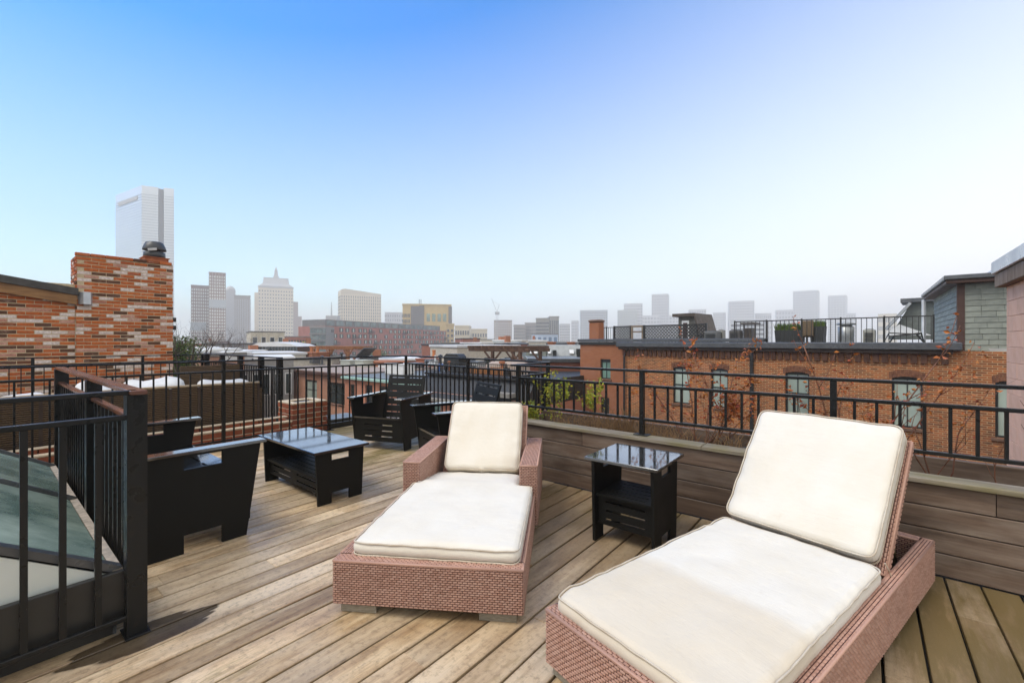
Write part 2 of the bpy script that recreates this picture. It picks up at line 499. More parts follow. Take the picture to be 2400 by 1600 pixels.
def brick_wall_mat(name, c1, c2, mortar, bw=0.21, bh=0.0677, dark=0.25, soot=(0.05, 0.035, 0.025)):
    """brickwork too far off to pick apart: laid along the object's local x, z"""
    t = NT(name)
    tc = t.n('ShaderNodeTexCoord'); sep = t.n('ShaderNodeSeparateXYZ'); t.l(tc.outputs['Object'], sep.inputs[0])
    nrm = t.n('ShaderNodeSeparateXYZ'); t.l(tc.outputs['Normal'], nrm.inputs[0])
    side = t.math('GREATER_THAN', t.math('ABSOLUTE', nrm.outputs['X']), 0.7)
    u = t.mix(side, sep.outputs['X'], sep.outputs['Y'])
    cmb = t.n('ShaderNodeCombineXYZ'); t.l(u, cmb.inputs[0]); t.l(sep.outputs['Z'], cmb.inputs[1])
    b = t.n('ShaderNodeTexBrick'); t.l(cmb.outputs[0], b.inputs['Vector'])
    b.inputs['Scale'].default_value = 1.0; b.inputs['Brick Width'].default_value = bw; b.inputs['Row Height'].default_value = bh
    b.inputs['Mortar Size'].default_value = 0.010; b.inputs['Mortar Smooth'].default_value = 0.2; b.inputs['Bias'].default_value = -0.1
    b.inputs['Color1'].default_value = (*c1, 1); b.inputs['Color2'].default_value = (*c2, 1); b.inputs['Mortar'].default_value = (*mortar, 1)
    n = t.noise(t.coord('Object', (0.5, 0.5, 0.35)), 1.3, 6, 0.65)
    c = t.mix(t.maprange(n, 0.5, 0.78, 0, dark * 2.4), b.outputs['Color'], soot)
    n2 = t.noise(t.coord('Object', (3, 3, 12)), 1.5, 3)
    c = t.mix(t.maprange(n2, 0.4, 0.75, 0, 0.4), c, tuple(x * 1.25 for x in c1))
    n3 = t.noise(t.coord('Object', (0.35, 0.35, 0.6), loc=(7, 3, 1)), 1.6, 5, 0.6)
    c = t.mix(t.maprange(n3, 0.52, 0.72, 0, 0.35), c, tuple(min(1, x * 0.8 + 0.09) for x in c1))
    t.bump(t.math('SUBTRACT', 1.0, b.outputs['Fac']), 0.7, 0.012)
    return t.done(c, 0.88, 0, 0.2)
def window_glass(name, col, rough=0.04):
    """window pane of a building: dark room behind, sky in the glass"""
    t = NT(name)
    n = t.noise(t.coord('World', (0.4, 0.4, 0.4)), 1.0, 3)
    c = t.mix(t.maprange(n, 0.35, 0.65, 0, 1), col, tuple(x * 0.55 for x in col))
    return t.done(c, rough, 0, 1.0)
def skylight_glass():
    t = NT('skylight_glass')
    v = t.coord('World')
    n = t.noise(v, 2.2, 4, 0.6)
    c = t.mix(t.maprange(n, 0.35, 0.7, 0, 1), (0.12, 0.185, 0.15), (0.44, 0.53, 0.42))  # mottled pale greens paint the glass's reflections into its colour
    n3 = t.noise(v, 90.0, 2)
    c = t.mix(t.maprange(n3, 0.62, 0.75, 0, 0.5), c, (0.5, 0.55, 0.52))
    t.bump(t.noise(v, 60.0, 2), 0.15, 0.003)
    return t.done(c, t.maprange(n, 0.35, 0.65, 0.08, 0.2), 0, 0.8)

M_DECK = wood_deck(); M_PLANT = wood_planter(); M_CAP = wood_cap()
M_WICK = wicker_mat('woven_wicker', (0.36, 0.195, 0.14), (0.48, 0.295, 0.225))
M_WBASE = pmat('wicker_core', (0.085, 0.032, 0.024), (0.05, 0.02, 0.016), 20, 0.8, rv=0)
M_CUSH = cushion_mat('cream_canvas', 0); M_CUSHB = cushion_mat('cream_canvas_damp', 0.56)
M_PIPE = pmat('canvas_piping', (0.60, 0.54, 0.44), (0.45, 0.37, 0.27), 12, 0.8, rv=0)
M_BLK = black_plastic('black_plastic_lumber', False); M_BLKW = black_plastic('rain_wet_black_top', True)
M_RAIL = rail_paint()
M_RUSTREFL = pmat('wet_brown_rail_top', (0.16, 0.06, 0.035), (0.035, 0.022, 0.018), 6, 0.16, 0.05, rv=0, spec=0.8, space='World')  # rusty wet brown, with the brick wall's reflection painted into it
M_FOOT = pmat('weathered_teak_foot', (0.30, 0.27, 0.21), (0.20, 0.17, 0.12), 14, 0.7, 0.3, stretch=(3, 20, 20))
M_BRK = brick_piece('clay_brick_pale_mix', 'object', True); M_BRKI = brick_piece('clay_brick_pale_joined', 'island', True)
M_BRK2 = brick_piece('clay_brick_red', 'object', False)
M_MORT = pmat('lime_mortar', (0.56, 0.44, 0.27), (0.42, 0.32, 0.20), 18, 0.9, 0.4, rv=0, space='World')
M_MORTL = pmat('pale_mortar', (0.60, 0.50, 0.36), (0.46, 0.37, 0.26), 18, 0.9, 0.4, rv=0, space='World')
M_SKYG = skylight_glass()
M_FROST = pmat('frosted_gable_pane', (0.80, 0.84, 0.80), (0.70, 0.75, 0.68), 2, 0.12, rv=0, spec=0.6)
M_GMETAL = pmat('grey_metal_flashing', (0.115, 0.12, 0.125), (0.075, 0.08, 0.085), 5, 0.3, metal=0.3)
M_BMETAL = pmat('black_metal', (0.014, 0.014, 0.014), (0.025, 0.025, 0.022), 6, 0.35)
M_SOIL = pmat('planter_soil', (0.035, 0.022, 0.013), (0.018, 0.012, 0.008), 20, 0.95, 0.8, rv=0, space='World')
M_TAN = pmat('tan_painted_tube', (0.30, 0.22, 0.11), (0.24, 0.17, 0.08), 9, 0.4)

# ------------------------------------------------------------------ large structure: ground, own building, deck
g = MB().box(-3400, 3400, -3400, 3400, -15.0, -14.0).build('ground', pmat('city_ground', (0.055, 0.052, 0.048), (0.035, 0.034, 0.03), 0.02, 0.9, rv=0, space='World'))
structure(g)
M_OWNB = brick_wall_mat('own_building_brick', (0.27, 0.10, 0.055), (0.20, 0.07, 0.04), (0.32, 0.27, 0.2))
own = thing('rowhouse', 'brick rowhouse under the timber roof deck with black roof edge', 'building', (0, 0, -14.0))
b = MB(); b.prism([(-7, -7), (4.15, -7), (4.15, 2.72), (4.42, 2.72), (4.90, 6.95), (-7, 6.95)], 0.0, 13.6); b.build('wall', M_OWNB, own)
b = MB(); b.prism([(-7, -7), (4.2, -7), (4.2, 2.74), (4.46, 2.74), (4.94, 7.0), (-7, 7.0)], 13.6, 13.86); b.build('roof', pmat('black_roof_felt', (0.03, 0.03, 0.03), (0.05, 0.048, 0.045), 2, 0.8, 0.3), own)

deck = structure(thing('deck', 'weathered timber roof deck of long straight planks', 'deck', (0, 0, 0)))
del deck['category']
MB().prism([(-3.0, -2.4), (3.47, -2.4), (3.47, 2.80), (4.30, 2.80), (4.74, 6.26), (-3.0, 6.26)], -0.14, -0.034).build('deck_frame', pmat('deck_joists', (0.012, 0.009, 0.006), (0.008, 0.006, 0.004), 4, 0.9), deck)
PITCH = 0.145
plank_meshes = {}
def plank_mesh(L):
    k = round(L, 2)
    if k not in plank_meshes:
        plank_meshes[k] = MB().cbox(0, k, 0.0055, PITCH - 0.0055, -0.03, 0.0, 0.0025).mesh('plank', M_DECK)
    return plank_meshes[k], k
row = 0
y = -0.058 - PITCH * 16
while y < 6.2:
    ym = y + PITCH / 2
    xe = 3.445 if ym < 2.86 else 4.33 + (ym - 2.86) * 0.118
    x = -3.0 - rng.uniform(0, 2.0)
    while x < xe - 0.02:
        L = rng.choice((2.44, 3.05, 3.66))
        x0 = max(x, -3.0); x1 = min(x + L, xe)
        if xe - x1 < 0.35: x1 = xe
        if x1 - x0 > 0.1:
            me, k = plank_mesh(x1 - x0 - 0.004)
            o = link('plank', me, deck, (x0, y, rng.uniform(-0.0012, 0.0012)), (0, 0, rng.uniform(-0.0006, 0.0006)))
        x = x1
    y += PITCH; row += 1

# ------------------------------------------------------------------ planter wall along the right edge
PW = 3.45
planter = thing('planter_box', 'long brown timber planter wall with mossy cap along the deck edge', 'planter', (PW, -2.4, 0))
bl = [(-2.4, -0.15, 1.62, 2.80), (-2.4, -0.9, 0.75, 2.80), (-2.4, 0.3, 1.36, 2.80), (-2.4, -0.55, 1.98, 2.80)]
for r_ in range(4):
    z0 = 0.004 + r_ * 0.1285
    for a_, b_ in zip(bl[r_][:-1], bl[r_][1:]):
        MB().cbox(0, 0.028, 0.002, b_ - a_ - 0.002, 0, 0.122, 0.003).build('board', M_PLANT, planter, loc=(0, a_ + 2.4, z0))
MB().box(0.03, 0.05, 0, 5.2, 0.0, 0.51).build('liner', M_BMETAL, planter)
for a_, b_ in ((-2.4, 0.95), (0.95, 2.82)):
    MB().cbox(-0.03, 0.115, 0.002, b_ - a_ - 0.002, 0, 0.030, 0.004).build('cap_board', M_CAP, planter, loc=(0, a_ + 2.4, 0.517))
MB().cbox(0.55, 0.59, 0.0, 5.2, 0.0, 0.56, 0.004).build('back_board', M_PLANT, planter)
MB().cbox(0.03, 0.55, 5.17, 5.2, 0.0, 0.53, 0.004).build('end_board', M_PLANT, planter)
so = MB()
nx, ny = 8, 90
for i in range(nx + 1):
    for j in range(ny + 1):
        so.v.append((0.052 + 0.496 * i / nx, 0.02 + 5.14 * j / ny, 0.40 + 0.05 * noise.noise((i * 0.5, j * 0.35, 0)) + 0.02 * noise.noise((i * 1.7, j * 1.3, 5))))
for i in range(nx):
    for j in range(ny):
        k = i * (ny + 1) + j
        so.f.append([k, k + ny + 1, k + ny + 2, k + 1])
so.build('soil', M_SOIL, planter, smooth=True)

# ------------------------------------------------------------------ railings
BAL = {}
def bal_mesh(L, w):
    k = (round(L, 3), w)
    if k not in BAL: BAL[k] = MB().box(-w / 2, w / 2, -w / 2, w / 2, 0, L).mesh('baluster', M_RAIL)
    return BAL[k]
def railing(label, A, B, zt, zm, zb, posts, gap, zbase=0.0, pw=0.036, bw=0.016, tw=0.042, th=0.02, tm=None, mm=None, plates=True, name='guard_railing', cat='railing', group=None, skip=()):
    """posts: distances along A-B; balusters run from the bottom to the middle rail"""
    A = Vector((A[0], A[1], 0)); B = Vector((B[0], B[1], 0)); L = (B - A).length
    rz = math.atan2(B.y - A.y, B.x - A.x)
    t = thing(name, label, cat, (A.x, A.y, zbase), rz, group)
    z = lambda q: q - zbase
    MB().cbox(-tw / 2, L + tw / 2, -tw / 2, tw / 2, z(zt) - th, z(zt), 0.003).build('top_rail', tm or M_RAIL, t)
    MB().cbox(0, L, -0.016, 0.016, z(zm) - 0.022, z(zm), 0.003).build('middle_rail', mm or M_RAIL, t)
    MB().cbox(0, L, -0.016, 0.016, z(zb) - 0.022, z(zb), 0.003).build('bottom_rail', M_RAIL, t)
    pm = MB().cbox(-pw / 2, pw / 2, -pw / 2, pw / 2, 0, z(zt) - th + 0.001, 0.002).mesh('post', M_RAIL)
    plm = MB().cbox(-0.06, 0.06, -0.045, 0.045, 0.0, 0.008, 0.002).mesh('base_plate', M_RAIL)
    for p in posts:
        o = link('post', pm, t, (p, 0, 0))
        if plates:
            link('base_plate', plm, o)
    bm_ = bal_mesh(zm - zb - 0.022, bw)
    n = int(L / gap)
    k = 0.5 * (L - n * gap)
    ps = sorted(list(posts) + [0.0, L])
    for a_, b_ in zip(ps[:-1], ps[1:]):
        m = max(1, round((b_ - a_) / gap))
        if b_ - a_ < 0.09: continue
        for q in range(1, m):
            xx = a_ + (b_ - a_) * q / m
            if any(s0 < xx < s1 for s0, s1 in skip): continue
            link('baluster', bm_, t, (xx, 0, z(zb)))
    return t
railing('black guard railing standing on the timber planter cap behind the loungers', (3.525, 2.79), (3.525, -2.4), 1.093, 0.969, 0.69,
        [0.02, 1.34, 2.633, 3.93], 0.108, zbase=0.547)
railing('short black railing return joining the planter railing to the far corner', (3.525, 2.84), (4.24, 2.88), 1.093, 0.969, 0.16, [0.70], 0.105, zbase=0.0, plates=False)
railing('black railing on the far right edge behind the slatted armchairs', (4.28, 2.90), (4.70, 6.19), 1.093, 0.965, 0.10, [1.55, 3.29], 0.112, zbase=0.0)
railing('long black railing along the far left edge behind the loveseat', (-2.6, 6.23), (4.68, 6.23), 1.093, 0.965, 0.10, [0.42, 1.80, 3.18, 4.56, 5.94], 0.115, zbase=0.0)
# heavy guard round the skylight
GX, GY = 0.465, 2.585
railing('near black guard railing in front of the skylight with heavy bars', (-2.2, GY), (GX - 0.02, GY), 1.11, 1.0, 0.10, [0.6], 0.108, tw=0.045, bw=0.022, plates=False, name='skylight_guard')
gt = railing('black skylight guard running away from the corner post with wet brown top', (GX, GY - 0.02), (GX, 5.40), 1.11, 0.985, 0.10, [0.035, 1.16, 2.81], 0.108, pw=0.072, tw=0.06, bw=0.022, tm=M_RUSTREFL, mm=M_RUSTREFL, plates=True, name='skylight_guard')
br = MB(); br.bar((0.15, 0.05, 0.19), (0.05, 0.07, 0.02), 0.012); br.build('brace', M_RAIL, gt)

# ------------------------------------------------------------------ skylight
EX, EZ = 0.40, 0.275; RX = -0.75; RZ = EZ + (EX - RX) * 0.62
Y0, Y1 = 2.655, 5.32
sk = thing('skylight', 'gabled glass skylight on a black curb behind the guard rails', 'skylight', (0, Y0, 0))
LN = Y1 - Y0
MB().box(-1.9, EX, 0, LN, 0.0, EZ - 0.012).build('curb', M_BMETAL, sk)
MB().cbox(-1.93, EX + 0.03, -0.03, 0.0, 0.075, EZ + 0.012, 0.003).build('sill', M_BMETAL, sk)
sx = [EX, RX]
yy = [0.03, 1.42, LN - 0.03]
def slope(x): return EZ + (EX - x) * 0.62
for k in range(2):
    p = MB(); a_, b_ = yy[k] + 0.02, yy[k + 1] - 0.02
    p.face([(EX - 0.01, a_, slope(EX - 0.01) + 0.012), (EX - 0.01, b_, slope(EX - 0.01) + 0.012), (RX, b_, RZ + 0.012), (RX, a_, RZ + 0.012)])
    p.face([(EX - 0.01, a_, slope(EX - 0.01)), (RX, a_, RZ), (RX, b_, RZ), (EX - 0.01, b_, slope(EX - 0.01))])
    p.build('pane', M_SKYG, sk)
    p = MB(); X2 = 2 * RX - EX
    p.face([(X2, a_, EZ), (RX, a_, RZ), (RX, b_, RZ), (X2, b_, EZ)]); p.build('pane', M_SKYG, sk)
for k, y_ in enumerate(yy):
    p = MB(); w = 0.055 if k == 0 else 0.032
    p.bar((EX + 0.02, y_, slope(EX + 0.02) + 0.02), (RX, y_, RZ + 0.02), w, 0.03)
    p.bar((RX, y_, RZ + 0.02), (2 * RX - EX, y_, EZ + 0.02), w, 0.03)
    p.build('glazing_bar', M_GMETAL, sk)
MB().bar((RX, 0, RZ + 0.03), (RX, LN, RZ + 0.03), 0.08, 0.04).build('ridge_cap', M_GMETAL, sk)
MB().bar((EX + 0.012, 0.0, EZ + 0.005), (EX + 0.012, LN, EZ + 0.005), 0.035, 0.02).build('eave_flashing', pmat('verdigris_eave', (0.42, 0.34, 0.25), (0.22, 0.19, 0.15), 25, 0.7, 0.4, space='World'), sk)
p = MB(); p.prism([(2 * RX - EX, EZ), (EX - 0.02, EZ), (RX, RZ)], 0, 0.012)
p.v = [(x, 0.012 + z, y_) for x, y_, z in p.v]
p.build('gable_pane', M_FROST, sk, fix=True)

# ------------------------------------------------------------------ upholstery and wicker
def rounded(pts, r, seg=6):
    out = []
    n = len(pts)
    for k in range(n):
        p = Vector(pts[k]); a = Vector(pts[k - 1]); b = Vector(pts[(k + 1) % n])
        da = (a - p).normalized(); db = (b - p).normalized()
        rr = r[k] if isinstance(r, (list, tuple)) else r
        ang = da.angle(db)
        dist = rr / math.tan(ang / 2)
        p0 = p + da * dist; p1 = p + db * dist
        for q in range(seg + 1):
            t = q / seg
            # quadratic arc
            out.append(tuple((p0 * (1 - t) ** 2 + p * 2 * t * (1 - t) + p1 * t ** 2)))
    return out
def inset(poly, d):
    n = len(poly); out = []
    for k in range(n):
        p = Vector(poly[k]); a = Vector(poly[k - 1]); b = Vector(poly[(k + 1) % n])
        t = (b - a)
        if t.length < 1e-6: out.append(tuple(p)); continue
        t.normalize(); out.append((p.x - t.y * d, p.y + t.x * d))
    return out
def dense(poly, step):
    out = []
    n = len(poly)
    for k in range(n):
        a = Vector(poly[k]); b = Vector(poly[(k + 1) % n]); m = max(1, int((b - a).length / step))
        for q in range(m): out.append(tuple(a.lerp(b, q / m)))
    return out
def cushion(name, outline, th, parent, mat, warp=None, loc=(0, 0, 0), rot=(0, 0, 0), cell=0.03, seed=0.0):
    """stuffed box cushion with piped seams; outline anticlockwise, bottom at z = 0"""
    ol = dense(outline, 0.03)
    prof = [(0.014, 0.0), (0.003, 0.008), (-0.006, th * 0.35), (-0.006, th * 0.65), (0.003, th - 0.008), (0.014, th), (0.028, th + 0.004)]
    bm = bmesh.new(); rings = []
    for o_, z in prof:
        rings.append([bm.verts.new((x, y, z)) for x, y in inset(ol, o_)])
    n = len(ol)
    for A, B in zip(rings[:-1], rings[1:]):
        for j in range(n):
            bm.faces.new((A[j], A[(j + 1) % n], B[(j + 1) % n], B[j]))
    bm.faces.new(rings[-1]); bm.faces.new(rings[0][::-1])
    xs = [p[0] for p in ol]; ys = [p[1] for p in ol]
    for lo, hi, nv in ((min(xs), max(xs), (1, 0, 0)), (min(ys), max(ys), (0, 1, 0))):
        c = lo + cell
        while c < hi:
            bmesh.ops.bisect_plane(bm, geom=bm.verts[:] + bm.edges[:] + bm.faces[:], plane_co=(nv[0] * c, nv[1] * c, 0), plane_no=nv)
            c += cell
    w2, l2 = (max(xs) - min(xs)), (max(ys) - min(ys))
    def disp(p):
        x, y, z = p
        u = (x - min(xs)) / w2; v = (y - min(ys)) / l2
        k = max(0, z / th)
        puff = 0.016 * (1 - (2 * u - 1) ** 4) * (1 - (2 * v - 1) ** 6) * k
        wob = 0.006 * noise.noise((x * 5 + seed, y * 5, z * 4)) * k + 0.0035 * noise.noise((x * 16 + seed, y * 16, 1 + z * 9))
        ed = math.exp(-min(u, 1 - u) * w2 / 0.07) * k
        wob += 0.011 * ed * noise.noise((seed + 3.0, y * 13, u * 2)) + 0.006 * math.exp(-min(v, 1 - v) * l2 / 0.06) * k * noise.noise((x * 11, seed, 2))
        q = Vector((x, y + 0.004 * noise.noise((x * 9, y * 9, seed)), z + puff + wob))
        return warp(q) if warp else q
    for v_ in bm.verts: v_.co = disp(v_.co)
    me = bpy.data.meshes.new(name); bm.to_mesh(me); bm.free()
    me.polygons.foreach_set('use_smooth', [True] * len(me.polygons)); me.materials.append(mat)
    o = link(name, me, parent, loc, rot)
    pp = MB()
    for z, r in ((th - 0.004, 0.0042), (0.004, 0.0042)):
        pp.tube([disp(Vector((x, y, z))) for x, y in inset(ol, -0.002)], r, 6, closed=True)
    pp.build('piping', M_PIPE, o, smooth=True)
    return o
def weave(b, o, u, v, w, h, su=0.024, sv=0.0112, lift=0.0055):
    """brick-bond basket weave over the rectangle o + [0,w]u + [0,h]v; normal is u x v"""
    o = Vector(o); u = Vector(u); v = Vector(v); n = u.cross(v)
    nj = max(1, round(h / sv)); sv = h / nj
    ni = max(1, round(w / su)); su = w / ni
    for j in range(nj):
        off = (j % 2) * 0.5 * su
        i = -1 if j % 2 else 0
        while i < ni:
            a0 = max(0, i * su + off + su * 0.05); a1 = min(w, (i + 1) * su + off - su * 0.05)
            i += 1
            if a1 - a0 < su * 0.2: continue
            b0 = j * sv + sv * 0.12; b1 = (j + 1) * sv - sv * 0.12
            P = lambda a_, b_, c_: o + u * a_ + v * b_ + n * c_
            k = len(b.v); am = (a1 - a0) * 0.22; bm_ = (b0 + b1) / 2
            for q in (P(a0, b0, 0), P(a1, b0, 0), P(a1, b1, 0), P(a0, b1, 0), P(a0 + am, bm_, lift), P(a1 - am, bm_, lift)):
                b.v.append(tuple(q))
            b.f += [[k, k + 1, k + 5, k + 4], [k + 2, k + 3, k + 4, k + 5], [k + 1, k + 2, k + 5], [k + 3, k, k + 4]]
def wicker_box(name, parent, x0, x1, y0, y1, z0, z1, faces='xXyYZ', loc=(0, 0, 0), rot=(0, 0, 0)):
    core = MB().box(x0, x1, y0, y1, z0, z1).build(name, M_WBASE, parent, loc=loc, rot=rot)
    b = MB(); e = 0.0006
    if 'y' in faces: weave(b, (x0, y0 - e, z0), (1, 0, 0), (0, 0, 1), x1 - x0, z1 - z0)
    if 'Y' in faces: weave(b, (x1, y1 + e, z0), (-1, 0, 0), (0, 0, 1), x1 - x0, z1 - z0)
    if 'x' in faces: weave(b, (x0 - e, y1, z0), (0, -1, 0), (0, 0, 1), y1 - y0, z1 - z0)
    if 'X' in faces: weave(b, (x1 + e, y0, z0), (0, 1, 0), (0, 0, 1), y1 - y0, z1 - z0)
    if 'Z' in faces:
        if x1 - x0 > y1 - y0: weave(b, (x0, y0, z1 + e), (1, 0, 0), (0, 1, 0), x1 - x0, y1 - y0)
        else: weave(b, (x1, y0, z1 + e), (0, 1, 0), (-1, 0, 0), y1 - y0, x1 - x0)
    stuff(b.build('weave', M_WICK, core, smooth=True))
    e = MB(); rr = 0.006
    for a_, c_ in (((x0, y0), (x1, y0)), ((x1, y0), (x1, y1)), ((x1, y1), (x0, y1)), ((x0, y1), (x0, y0))):
        e.tube([(*a_, z1), (*c_, z1)], rr, 6)
    e.build('edge_trim', M_WICK, core, smooth=True)
    return core

# ---- lounger with arms
lo = CW(-0.875, 2.13); vA = CW(0.9945, -0.1045); rzA = math.atan2(vA.y, vA.x)
la = thing('sun_lounger', 'pink-brown wicker chaise lounge with armrests and cream cushions in the middle', 'sun lounger', lo, rzA)
W, LNG, ZB, ZT = 0.93, 1.98, 0.05, 0.258
wicker_box('front_panel', la, 0, W, 0, 0.07, ZB, ZT)
wicker_box('side_panel', la, 0, 0.06, 0.07, LNG, ZB, ZT, 'xXZ')
wicker_box('side_panel', la, W - 0.06, W, 0.07, LNG, ZB, ZT, 'xXZ')
wicker_box('back_panel', la, 0.06, W - 0.06, LNG - 0.05, LNG, ZB, ZT, 'yYZ')
wicker_box('seat_deck', la, 0.06, W - 0.06, 0.07, 1.02, ZT - 0.04, ZT - 0.003, 'Z')
MB().box(0.06, W - 0.06, 1.02, 1.93, 0.16, 0.19).build('seat_deck', M_WBASE, la)
for x0, x1 in ((-0.012, 0.108), (W - 0.10, W + 0.02)):
    wicker_box('armrest', la, x0, x1, 1.005, 1.87, ZB, 0.462)
for x_, y_ in ((0.03, 0.02), (W - 0.21, 0.02), (0.03, LNG - 0.2), (W - 0.21, LNG - 0.2)):
    MB().cbox(x_, x_ + 0.18, y_, y_ + 0.09, 0, ZB, 0.004).build('foot', M_FOOT, la)
# T-shaped seat cushion dipping towards the back
pol = rounded([(0.065, 0.06), (0.905, 0.045), (0.915, 0.985), (0.815, 0.985), (0.80, 1.46), (0.135, 1.46), (0.115, 0.985), (0.075, 0.985)], [0.05, 0.05, 0.03, 0.02, 0.03, 0.03, 0.02, 0.03])
def dip(q):
    if q.y > 0.98: q.z -= (q.y - 0.98) * 0.13
    return q
cushion('seat_cushion', pol, 0.066, la, M_CUSH, dip, loc=(0, 0, ZT + 0.002), seed=3)
ang = math.atan2(0.47, 0.31)
pol = rounded([(0, 0), (0.60, 0), (0.60, 0.585), (0, 0.585)], 0.045)
cushion('back_cushion', pol, 0.095, la, M_CUSH, None, loc=(0.185, 1.475, 0.262), rot=(ang, 0, 0), seed=9)
bf = wicker_box('backrest', la, 0.155, 0.825, 0.0, 0.60, -0.035, 0.0, 'xXYyZ', loc=(0, 1.485, 0.258), rot=(ang, 0, 0))

# ---- flat lounger with raised back
lb0 = CW(0.137, 1.743); th_ = R(53.5)
ac = Vector((math.cos(th_), -math.sin(th_)))      # across, towards the camera's right
vB = CW(ac.x, ac.y); rzB = math.atan2(vB.y, vB.x)
lb = thing('sun_lounger', 'wicker sun lounger with raised back and damp-stained cream cushions at lower right', 'sun lounger', lb0, rzB)
W, LNG = 0.79, 2.06
wicker_box('front_panel', lb, 0, W, 0, 0.06, ZB, ZT)
wicker_box('side_panel', lb, 0, 0.05, 0.06, LNG, ZB, ZT, 'xXZ')
wicker_box('side_panel', lb, W - 0.05, W, 0.06, LNG, ZB, ZT, 'xXZ')
wicker_box('back_panel', lb, 0.05, W - 0.05, LNG - 0.05, LNG, ZB, ZT, 'yYZ')
wicker_box('seat_deck', lb, 0.05, W - 0.05, 0.06, 1.32, ZT - 0.05, ZT - 0.02, 'Z')
for x_, y_ in ((0.02, 0.02), (W - 0.18, 0.02), (0.02, LNG - 0.2), (W - 0.14, LNG - 0.2)):
    MB().cbox(x_, x_ + 0.12, y_, y_ + 0.16, 0, ZB, 0.004).build('foot', M_FOOT, lb)
pol = rounded([(0.018, 0.03), (0.745, 0.03), (0.74, 1.345), (0.02, 1.345)], 0.055)
cushion('seat_cushion', pol, 0.072, lb, M_CUSHB, None, loc=(0, 0, ZT - 0.015), seed=21)
ang = math.atan2(0.55, 0.465)
pol = rounded([(0.02, 0), (0.705, 0), (0.715, 0.725), (0.015, 0.725)], 0.05)
cushion('back_cushion', pol, 0.085, lb, M_CUSH, None, loc=(0, 1.425, ZT + 0.025), rot=(ang, 0, 0), seed=31)
wicker_box('backrest', lb, 0.055, W - 0.055, -0.02, 0.70, -0.05, -0.012, 'xXYyZ', loc=(0, 1.425, ZT + 0.02), rot=(ang, 0, 0))
st = MB()
for x_ in (0.12, W - 0.12):
    st.tube([(x_, 1.69, 0.52), (x_, 1.78, 0.30), (x_, 1.86, 0.13)], 0.016, 8)
st.tube([(0.05, 1.86, 0.13), (W - 0.05, 1.86, 0.13)], 0.014, 8)
st.tube([(0.05, 1.40, 0.20), (W - 0.05, 1.40, 0.20)], 0.014, 8)
st.build('back_support', M_TAN, lb, smooth=True)
MB().bar((0.05, 1.63, 0.085), (W - 0.05, 1.63, 0.085), 0.06, 0.03).build('cross_bar', pmat('raw_plywood', (0.33, 0.24, 0.12), (0.24, 0.16, 0.07), 20, 0.7), lb)
MB().tube([(0.742, 1.375, 0.33), (0.752, 1.39, 0.30), (0.748, 1.42, 0.275), (0.757, 1.43, 0.25)], 0.003, 5).build('tie_cord', M_PIPE, lb)

# ------------------------------------------------------------------ black slatted seats and tables
def slots(b, us, vs_, hole, fn): b.holed(us, vs_, lambda i, j: not hole(i, j), fn)
def side_panel(parent, x, D=0.75, H=0.62, t=0.02):
    us = [0, 0.235, 0.445, D]; vz = [0, 0.115, 0.525, 0.605, H]
    def fn(u, v, sd):
        k = 1 - v / H
        if u == 0: u = 0.09 * k
        elif u == D: u = D - 0.12 * k
        return (x + (t if sd else 0), u, v)
    b = MB(); b.holed(us, vz, lambda i, j: not (i == 1 and j in (0, 2)), fn)
    return b.build('side_panel', M_BLK, parent, fix=True)
def seat(label, loc, rz, W, nb, group=None, name='armchair', cat='armchair'):
    t = thing(name, label, cat, loc, rz, group)
    side_panel(t, 0); side_panel(t, W - 0.02)
    for x0 in (-0.025, W - 0.075):
        MB().cbox(x0, x0 + 0.10, -0.03, 0.79, 0.62, 0.642, 0.004).build('armrest', M_BLKW, t)
    # front apron with three slots
    us = [0.02, 0.16, W - 0.16, W - 0.02]; vz = [0.10, 0.155, 0.17, 0.225, 0.24, 0.295, 0.31, 0.385]
    if nb == 2: us = [0.02, 0.14, W / 2 - 0.06, W / 2 + 0.06, W - 0.14, W - 0.02]
    b = MB(); b.holed(us, vz, lambda i, j: not (i % 2 == 1 and j % 2 == 1), lambda u, v, s: (u, 0.055 + (0.018 if s else 0) + 0.02 * (0.385 - v), v)); b.build('front_apron', M_BLK, t, fix=True)
    # seat board with rows of slots
    vy = [0.04, 0.15, 0.168, 0.28, 0.298, 0.41, 0.428, 0.60]
    su = [0.02, 0.10, W / 2 - 0.03, W / 2 + 0.03, W - 0.10, W - 0.02]
    b = MB(); b.holed(su, vy, lambda i, j: not (i % 2 == 1 and j % 2 == 1), lambda u, v, s: (u, v, 0.385 + (0.02 if s else 0) - 0.11 * v)); b.build('seat', M_BLKW, t, fix=True)
    # reclined slotted back
    bw = (W - 0.16) if nb == 1 else (W - 0.14) / 2 - 0.02
    for k in range(nb):
        x0 = 0.08 if nb == 1 else 0.07 + k * (bw + 0.04)
        us = [x0, x0 + 0.045, x0 + bw / 2 - 0.022, x0 + bw / 2 + 0.022, x0 + bw - 0.045, x0 + bw]
        vz = [0.30]
        for q in range(6): vz += [0.30 + 0.075 + q * 0.09, 0.30 + 0.088 + q * 0.09]
        vz.append(0.865)
        b = MB(); b.holed(us, vz, lambda i, j: not (i % 2 == 1 and j % 2 == 1), lambda u, v, s: (u, 0.56 + (v - 0.3) * 0.32 + (0.02 if s else 0), v)); b.build('backrest', M_BLK, t, fix=True)
    return t
def facing(fx, fy): return math.atan2(fy, fx) + math.pi / 2      # local -y looks along (fx, fy)
def place(front_mid, f, W):
    rz = facing(*f); ax = Vector((math.cos(rz), math.sin(rz)))
    p = Vector(front_mid) - ax * (W / 2); return (p.x, p.y, 0), rz
l_, r_ = place((3.07, 4.63), (-0.93, -0.37), 0.72)
